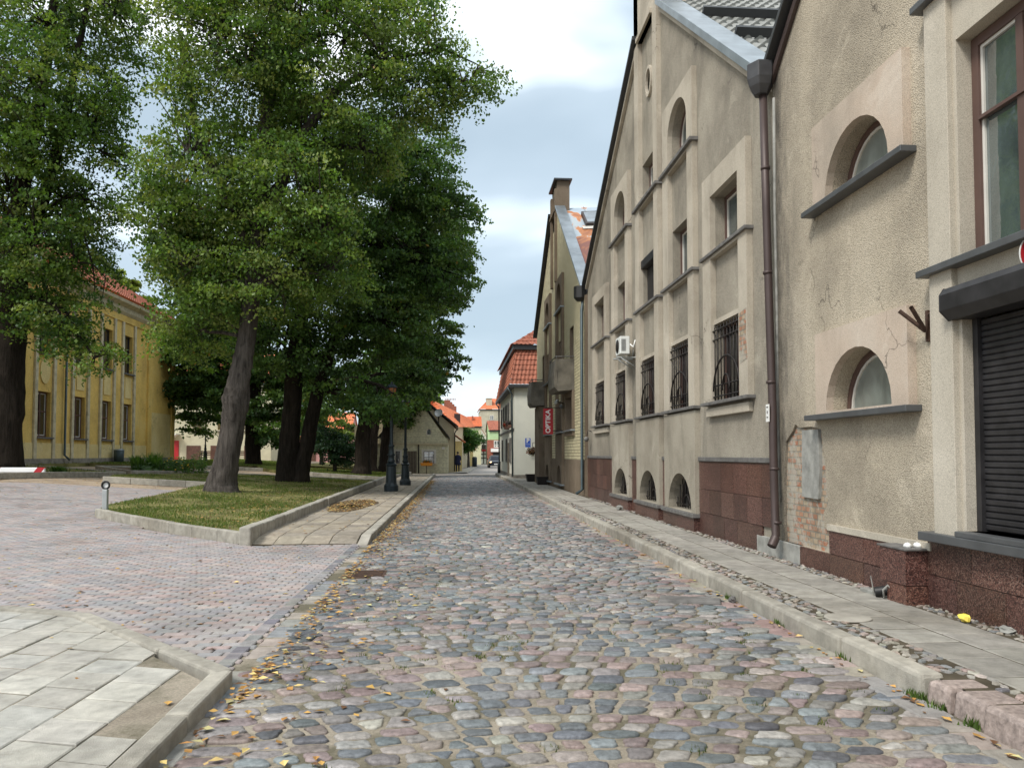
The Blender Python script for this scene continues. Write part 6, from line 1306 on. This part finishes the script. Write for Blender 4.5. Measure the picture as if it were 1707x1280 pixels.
# hanging basket, window boxes, planters
def bush_mesh(name, ctr, rad, n, s, cols, parent):
    d = nr.normal(0, 1, (n, 3)); d /= np.linalg.norm(d, axis=1, keepdims=True); P = np.array(ctr) + d * np.array(rad) * nr.uniform(.5, 1.1, (n, 1)); a = nr.uniform(0, 6.28, n); t1 = np.stack([np.cos(a), np.sin(a), nr.normal(0, .6, n)], 1) * s; t2 = np.cross(d, t1); V = np.stack([P - t1, P + t2 * .7, P + t1, P - t2 * .7], 1)
    return npobj(name, V.reshape(-1, 3), np.arange(n * 4).reshape(n, 4), M['leaf'], col=np.repeat(pal(cols, [1] * len(cols), n, .25), 4, 0), parent=parent)
c = at(888, 753, 42.2); t = thing('hanging_basket', tuple(c), 'hanging basket of reddish-brown flowers at the far corner of the brick building', 'plant')
g = MB(); g.lathe([(.05,-.18),(.17,-.05),(.19,.02)], tuple(c), 10); obj('basket', g, M['iron'], t); bush_mesh('foliage', (c[0], c[1], c[2] + .03), (.36, .3, .24), 260, .05, [(.1,.05,.02), (.25,.06,.04), (.06,.08,.02), (.35,.2,.12)], t)
g = MB(); g.tube([(c[0],c[1],c[2]),(c[0],c[1],c[2]+.5),(4.45,41.6,c[2]+.5)], .015, 5, smooth=False); obj('bracket', g, M['iron'], t)
for (yy, lab, cl) in ((48.2, 'window box with dark foliage on the white house, nearer one', [(.03,.04,.03), (.08,.05,.06)]), (50.8, 'window box with red flowers on the white house, farther one', [(.4,.04,.03), (.06,.1,.03)])):
    t = thing('window_box', (3.3, yy, 3.2), lab, 'window box', 'flower boxes on the white house'); g = MB(); g.box(3.22, 3.45, yy - .45, yy + .45, 3.2, 3.4); obj('box', g, M['wood_br'], t); bush_mesh('foliage', (3.3, yy, 3.5), (.22, .5, .2), 220, .05, cl, t)
for (xx, yy, lab) in ((4.05, 36.2, 'square dark planter at the foot of the brown porch pier, nearer one'), (3.95, 40.4, 'square dark planter beside the porch, farther one')):
    t = thing('planter', (xx, yy, .12), lab, 'planter', 'dark planters on the right pavement'); g = MB(); g.hexa([(xx-.2,yy-.3,.12),(xx+.2,yy-.3,.12),(xx+.2,yy+.3,.12),(xx-.2,yy+.3,.12),(xx-.27,yy-.36,.5),(xx+.27,yy-.36,.5),(xx+.27,yy+.36,.5),(xx-.27,yy+.36,.5)]); obj('box', g, M['iron'], t, bevel=.01)
    g = MB(); g.box(xx-.24, xx+.24, yy-.33, yy+.33, .48, .505); obj('soil', g, M['soil'], t)
# yellow flower tray on a stand by the olive house
c = at(711, 774, 61.6); t = thing('flower_tray', (c[0], 61.6, 0), 'orange-yellow tray on a thin stand in front of the olive house window', 'planter')
g = MB(); g.hexa([(c[0]-.42,61.5,c[2]-.1),(c[0]+.42,61.5,c[2]-.1),(c[0]+.42,61.8,c[2]-.1),(c[0]-.42,61.8,c[2]-.1),(c[0]-.5,61.4,c[2]+.12),(c[0]+.5,61.4,c[2]+.12),(c[0]+.5,61.9,c[2]+.12),(c[0]-.5,61.9,c[2]+.12)]); obj('tray', g, M['orange'], t); g = MB(); g.tube([(c[0],61.65,0),(c[0],61.65,c[2]-.1)], .03, 5); obj('stand', g, M['iron'], t)
bush_mesh('flowers', (c[0], 61.65, c[2] + .2), (.42, .2, .12), 120, .05, [(.6,.2,.03), (.1,.14,.03)], t)
# tall dark lamp at the far corner of the white house + bollards
p = at(833, 788, 60); t = thing('wall_lamp_post', (3.35, 58.8, .1), 'thin dark post against the far end of the white house wall', 'post'); g = MB(); g.tube([(3.3,58.8,.1),(3.3,58.8,1.0)], .12, 8); obj('base', g, M['lamp_iron'], t); g = MB(); g.tube([(3.3,58.8,1.0),(3.3,58.8,6.0),(3.35,58.8,6.4)], .05, 6); obj('pole', g, M['lamp_iron'], t)
p = at(791, 772, 92); t = thing('dark_bollard', (p[0], 92, 0), 'dark waste bin standing at the kerb beyond the street tree', 'bin'); g = MB(); g.lathe([(.25,0),(.3,.1),(.3,1.1),(.2,1.25)], (p[0], 92, 0), 10); obj('body', g, M['lamp_iron'], t); g = MB(); g.lathe([(.32,0),(.32,.06)], (p[0], 92, 1.1), 10); obj('band', g, M['sill'], t)
# wall lamp by the brick building corner
t = thing('wall_lamp', (4.4, 25.3, 1.9), 'little round wall lamp beside the slate downpipe at the gable end', 'lamp'); g = MB(); g.ball((4.32,25.3,2.05), .09, 10); obj('globe', g, M['sill_worn'], t); g = MB(); g.tube([(4.5,25.3,2.3),(4.38,25.3,2.35),(4.34,25.3,2.15)], .015, 5); obj('arm', g, M['iron'], t)
# rubbish on and beside the granite block
for dx, lab in ((.1, 'white crushed paper cup on the granite block, nearer the street'), (.2, 'cream crushed paper cup on the granite block, nearer the wall')):
    x, yy = 4.24 + dx, 7.15; g = MB(); g.ball((x, yy, .672), (.035, .045, .03), 10)
    r_ = random.Random(int(dx * 100)); g.v = [(a * 1 + r_.uniform(-.004, .004), b + r_.uniform(-.004, .004), c_ + r_.uniform(-.003, .003)) for a, b, c_ in g.v]; obj('crushed_cup', g, M['white_paint'], label=lab, cat='litter')
def crumple(name, c, rad, mat, label, cat='litter', seed=1, n=10):
    r_ = random.Random(seed); g = MB(); g.ball(c, rad, n); g.sm = [False] * len(g.sm); g.v = [(a + r_.uniform(-.3, .3) * rad[0], b + r_.uniform(-.3, .3) * rad[1], max(c[2] - rad[2], q + r_.uniform(-.3, .3) * rad[2])) for a, b, q in g.v]; return obj(name, g, M[mat], label=label, cat=cat)
p = at(1655, 1046, 6.3); crumple('crumpled_paper', (4.33, 6.32, zr + .035), (.04, .06, .035), 'yellow_paper', 'crumpled yellow paper lying on the rubble strip at the right', seed=3)
crumple('white_rubble', (4.42, 5.95, zr + .02), (.05, .09, .025), 'cement', 'flat pale chunk of mortar near the crumpled yellow paper', 'rubble', 4)
crumple('lost_stone', (4.2, 19.6, zr + .06), (.08, .12, .06), 'cement', 'fist-sized grey stone on the pavement under the arched niches', 'stone', 5)
t = thing('broken_pipe_end', (4.22, 7.44, zr), 'broken black pipe end with a bent strip beside the granite block', 'pipe')
g = MB(); g.tube([(4.2,7.5,zr+.05),(4.34,7.44,zr+.08)], .05, 10, cap=False); g.tube([(4.22,7.49,zr+.054),(4.23,7.486,zr+.056)], .046, 10); obj('pipe', g, M['black'], t)
g = MB(); g.hexa([(4.22,7.56,zr),(4.235,7.56,zr),(4.26,7.6,zr),(4.25,7.6,zr),(4.2,7.58,zr+.2),(4.21,7.58,zr+.2),(4.23,7.61,zr+.16),(4.22,7.61,zr+.16)]); obj('bent_strip', g, M['cement'], t)
g = MB(); g.tube([(4.24,7.4,zr+.01),(4.22,7.38,zr+.09),(4.25,7.35,zr+.14),(4.28,7.34,zr+.1)], .012, 5); obj('cable', g, M['cement'], t)
g = MB(); g.box(4.24, 4.32, 7.62, 7.86, zr, zr + .035); obj('loose_slab', g, M['cement'], label='small pale loose slab lying left of the granite block', cat='slab', bevel=.005)
crumple('gutter_rock', (2.9, 7.95, .03), (.04, .05, .035), 'sill_worn', 'small dark round rock lying at the right kerb foot by the weeds', 'stone', 8)
g = MB(); g.hexa([(2.1,7.95,-.01),(2.75,7.85,-.01),(2.82,8.05,-.01),(2.2,8.25,-.01),(2.12,7.97,.035),(2.74,7.87,.03),(2.8,8.04,.03),(2.21,8.23,.035)]); obj('large_flat_stone', g, M['sill_worn'], label='long flat dark stone lying beside the right gutter near the weeds', cat='stone', bevel=.012)

# ---- parked dark car facing the camera
cx_, cy_, cz_ = at(826, 779, 88)[0] + .1, 88, 0
t = thing('parked_car', (cx_, cy_, cz_), 'dark saloon car with one bright headlight, standing in the lane beyond the white house', 'car')
def loft(mb, secs, m=0):
    n = len(secs[0]); b = len(mb.v); mb.add([p for s_ in secs for p in s_], [(i*n+j, i*n+(j+1)%n, (i+1)*n+(j+1)%n, (i+1)*n+j) for i in range(len(secs)-1) for j in range(n)] + [tuple(range(n))[::-1], tuple(range((len(secs)-1)*n, len(secs)*n))], m, False)
def sect(y, w_, z0, z1, wt=None):
    wt = wt or w_ * .92; return [(cx_-w_, cy_+y, cz_+z0), (cx_-w_*1.02, cy_+y, cz_+(z0+z1)/2), (cx_-wt, cy_+y, cz_+z1-.06), (cx_-wt*.85, cy_+y, cz_+z1), (cx_+wt*.85, cy_+y, cz_+z1), (cx_+wt, cy_+y, cz_+z1-.06), (cx_+w_*1.02, cy_+y, cz_+(z0+z1)/2), (cx_+w_, cy_+y, cz_+z0)]
M['car_paint'] = simple('dark_blue_car_paint', (.012, .016, .03), .25, .4, .05)
g = MB(); loft(g, [sect(0,.62,.35,.62), sect(.08,.8,.25,.72), sect(.5,.87,.22,.82), sect(1.2,.88,.2,.92), sect(3.4,.88,.2,.96), sect(4.2,.84,.25,.95), sect(4.4,.7,.35,.8)]); obj('body', g, M['car_paint'], t, bevel=.03)
g = MB(); loft(g, [sect(1.15,.74,.88,.95), sect(1.8,.7,.9,1.4,.6), sect(3.0,.7,.9,1.43,.6), sect(3.8,.72,.9,.98)]); obj('cabin', g, M['car_paint'], t, bevel=.03)
g = MB(); g.add([(cx_-.66,cy_+1.2,.955),(cx_+.66,cy_+1.2,.955),(cx_+.53,cy_+1.74,1.36),(cx_-.53,cy_+1.74,1.36)], [(0,1,2,3)]); obj('windscreen', g, M['glass'], t)
for s_, mm in ((-1, 'headlight_on'), (1, 'glass')):
    if mm == 'headlight_on':
        m_, nt_, b_ = newmat('headlight_on'); b_.inputs['Base Color'].default_value = (.9,.6,.3,1); b_.inputs['Emission Color'].default_value = (1,.62,.28,1); b_.inputs['Emission Strength'].default_value = 1.6; M['headlight_on'] = m_
    g = MB(); g.ball((cx_ + s_*.6, cy_+.1, .62), (.17,.08,.1), 10); obj('headlight', g, M[mm], t)
g = MB(); g.box(cx_-.35, cx_+.35, cy_-.02, cy_+.05, .5, .64); obj('radiator_grille', g, M['black'], t)
g = MB(); g.box(cx_-.26, cx_+.26, cy_-.045, cy_-.02, .36, .47); obj('number_plate', g, M['white_paint'], t)
g = MB(); g.box(cx_-.8, cx_+.8, cy_-.015, cy_+.1, .24, .36); obj('bumper', g, M['black'], t)
for sx in (-1, 1):
    for yy in (.85, 3.5):
        g = MB(); g.lathe([(.2,0),(.32,.01),(.32,.2),(.2,.21)], (0,0,0), 18); g.v = [(cx_ + sx*.78 - .1 + z, cy_+yy+x, .32+y) for x, y, z in g.v]; w0 = obj('wheel', g, M['black'], t)
        g = MB(); g.lathe([(.19,0),(.19,.22)], (0,0,0), 12); g.v = [(cx_ + sx*.78 - .105 + z, cy_+yy+x, .32+y) for x, y, z in g.v]; obj('rim', g, M['metal_lt'], w0)
    g = MB(); g.ball((cx_+sx*.98, cy_+1.45, 1.0), (.1,.05,.07), 8); obj('mirror', g, M['car_paint'], t)

# ---- woman walking away on the left pavement
def skin(name, verts, edges, radii, mat, parent, sub=2, root=0):
    off = wloc(parent); me = bpy.data.meshes.new(name); me.from_pydata([tuple(Vector(v) - off) for v in verts], edges, []); o = bpy.data.objects.new(name, me); COL.objects.link(o); o.parent = parent
    sk_ = o.modifiers.new('skin', 'SKIN'); 
    for i, r_ in enumerate(radii): me.skin_vertices[0].data[i].radius = (r_, r_) if np.isscalar(r_) else r_
    me.skin_vertices[0].data[root].use_root = True; s_ = o.modifiers.new('sub', 'SUBSURF'); s_.levels = s_.render_levels = sub; me.materials.append(M[mat]); return o
M['skin'] = simple('skin', (.45, .27, .2), .6); M['navy'] = simple('navy_cloth', (.012, .016, .05), .9, bumps=(40, .3)); M['hair'] = simple('dark_hair', (.02, .014, .01), .6); M['bag'] = simple('blue_bag', (.05, .12, .3), .8)
px, py = at(763, 782, 66.6)[0], 66.6; pz = .0
t = thing('person', (px, py, pz), 'person in a dark navy coat walking past the porch with a bag on the shoulder', 'person')
def q(x, y, z): return (px + x, py + y, pz + z)
bv = [q(0,0,.95), q(0,0,1.12), q(0,0,1.3), q(0,.01,1.43), q(0,0,1.5), q(0,-.01,1.58), q(0,-.01,1.68),
      q(-.09,0,.9), q(-.1,-.1,.5), q(-.1,-.02,.1), q(-.1,-.12,.05), q(.09,0,.9), q(.1,.12,.5), q(.1,.3,.15), q(.1,.2,.06),
      q(-.17,.01,1.4), q(-.24,.04,1.15), q(-.25,-.04,.93), q(-.25,-.06,.86), q(.17,.01,1.4), q(.26,.0,1.16), q(.24,-.14,1.0), q(.22,-.2,.96)]
be = [(0,1),(1,2),(2,3),(3,4),(4,5),(5,6),(0,7),(7,8),(8,9),(9,10),(0,11),(11,12),(12,13),(13,14),(3,15),(15,16),(16,17),(17,18),(3,19),(19,20),(20,21),(21,22)]
br_ = [.13,.12,.14,.11,.05,.075,.085, .09,.058,.038,.035,.09,.058,.038,.035, .06,.045,.032,.03,.06,.045,.032,.03]
bod = skin('body', bv, be, br_, 'skin', t)
g = MB(); prof = [(.27,.62),(.25,.8),(.2,1.0),(.19,1.15),(.215,1.3),(.2,1.42),(.1,1.5),(.07,1.5)]; g.lathe([(r, z) for r, z in prof], (px, py, pz), 16); g.v = [(px + (x - px) * 1.08, py + (y - py) * .75, z) for x, y, z in g.v]; obj('coat', g, M['navy'], t)
for s_, pts in ((-1, [q(-.19,.01,1.4), q(-.25,.04,1.15), q(-.26,-.03,.95)]), (1, [q(.19,.01,1.4), q(.27,.0,1.16), q(.245,-.12,1.01)])): g = MB(); g.tube(pts, [.075,.062,.048], 10); obj('sleeve', g, M['navy'], t)
g = MB(); g.ball(q(0,.02,1.66), (.105,.115,.13), 14); g.ball(q(0,.06,1.56), (.08,.06,.1), 10); obj('hair', g, M['hair'], t)
for s_ in (-1, 1):
    pts = [q(s_*.09,0,.75), bv[8] if s_ < 0 else bv[12], bv[9] if s_ < 0 else bv[13]]; g = MB(); g.tube(pts, [.095,.068,.05], 10); obj('trouser_leg', g, M['navy'], t)
    g = MB(); e_ = bv[9] if s_ < 0 else bv[13]; g.ball((e_[0], e_[1] - .06, max(.04, e_[2] - .05)), (.05,.13,.045), 10); obj('shoe', g, M['black'], t)
for s_, h_ in ((-1, bv[18]), (1, bv[22])):
    g = MB(); g.ball((h_[0], h_[1], h_[2] - .03), (.022,.04,.045), 8)
    for k in range(4): g.tube([(h_[0] + .004*k, h_[1] - .03 + .02*k, h_[2] - .06), (h_[0], h_[1] - .035 + .02*k, h_[2] - .1), (h_[0] + s_*-.01, h_[1] - .035 + .02*k, h_[2] - .13 + .006*abs(k-1))], .008, 5)
    g.tube([(h_[0], h_[1] - .03, h_[2] - .03), (h_[0] - s_*.02, h_[1] - .06, h_[2] - .08)], .009, 5); obj('hand', g, M['skin'], bod)
bg = thing('shoulder_bag', q(-.33, 0, .75), 'blue shoulder bag hanging at the side of the walking person', 'bag'); g = MB(); g.hexa([q(-.38,-.16,.72),q(-.3,-.16,.72),q(-.3,.16,.72),q(-.38,.16,.72),q(-.36,-.14,1.0),q(-.3,-.14,1.0),q(-.3,.14,1.0),q(-.36,.14,1.0)]); obj('pouch', g, M['bag'], bg, bevel=.02); g = MB(); g.tube([q(-.33,-.1,1.0), q(-.24,0,1.42), q(-.33,.1,1.0)], .012, 5); obj('strap', g, M['black'], bg)
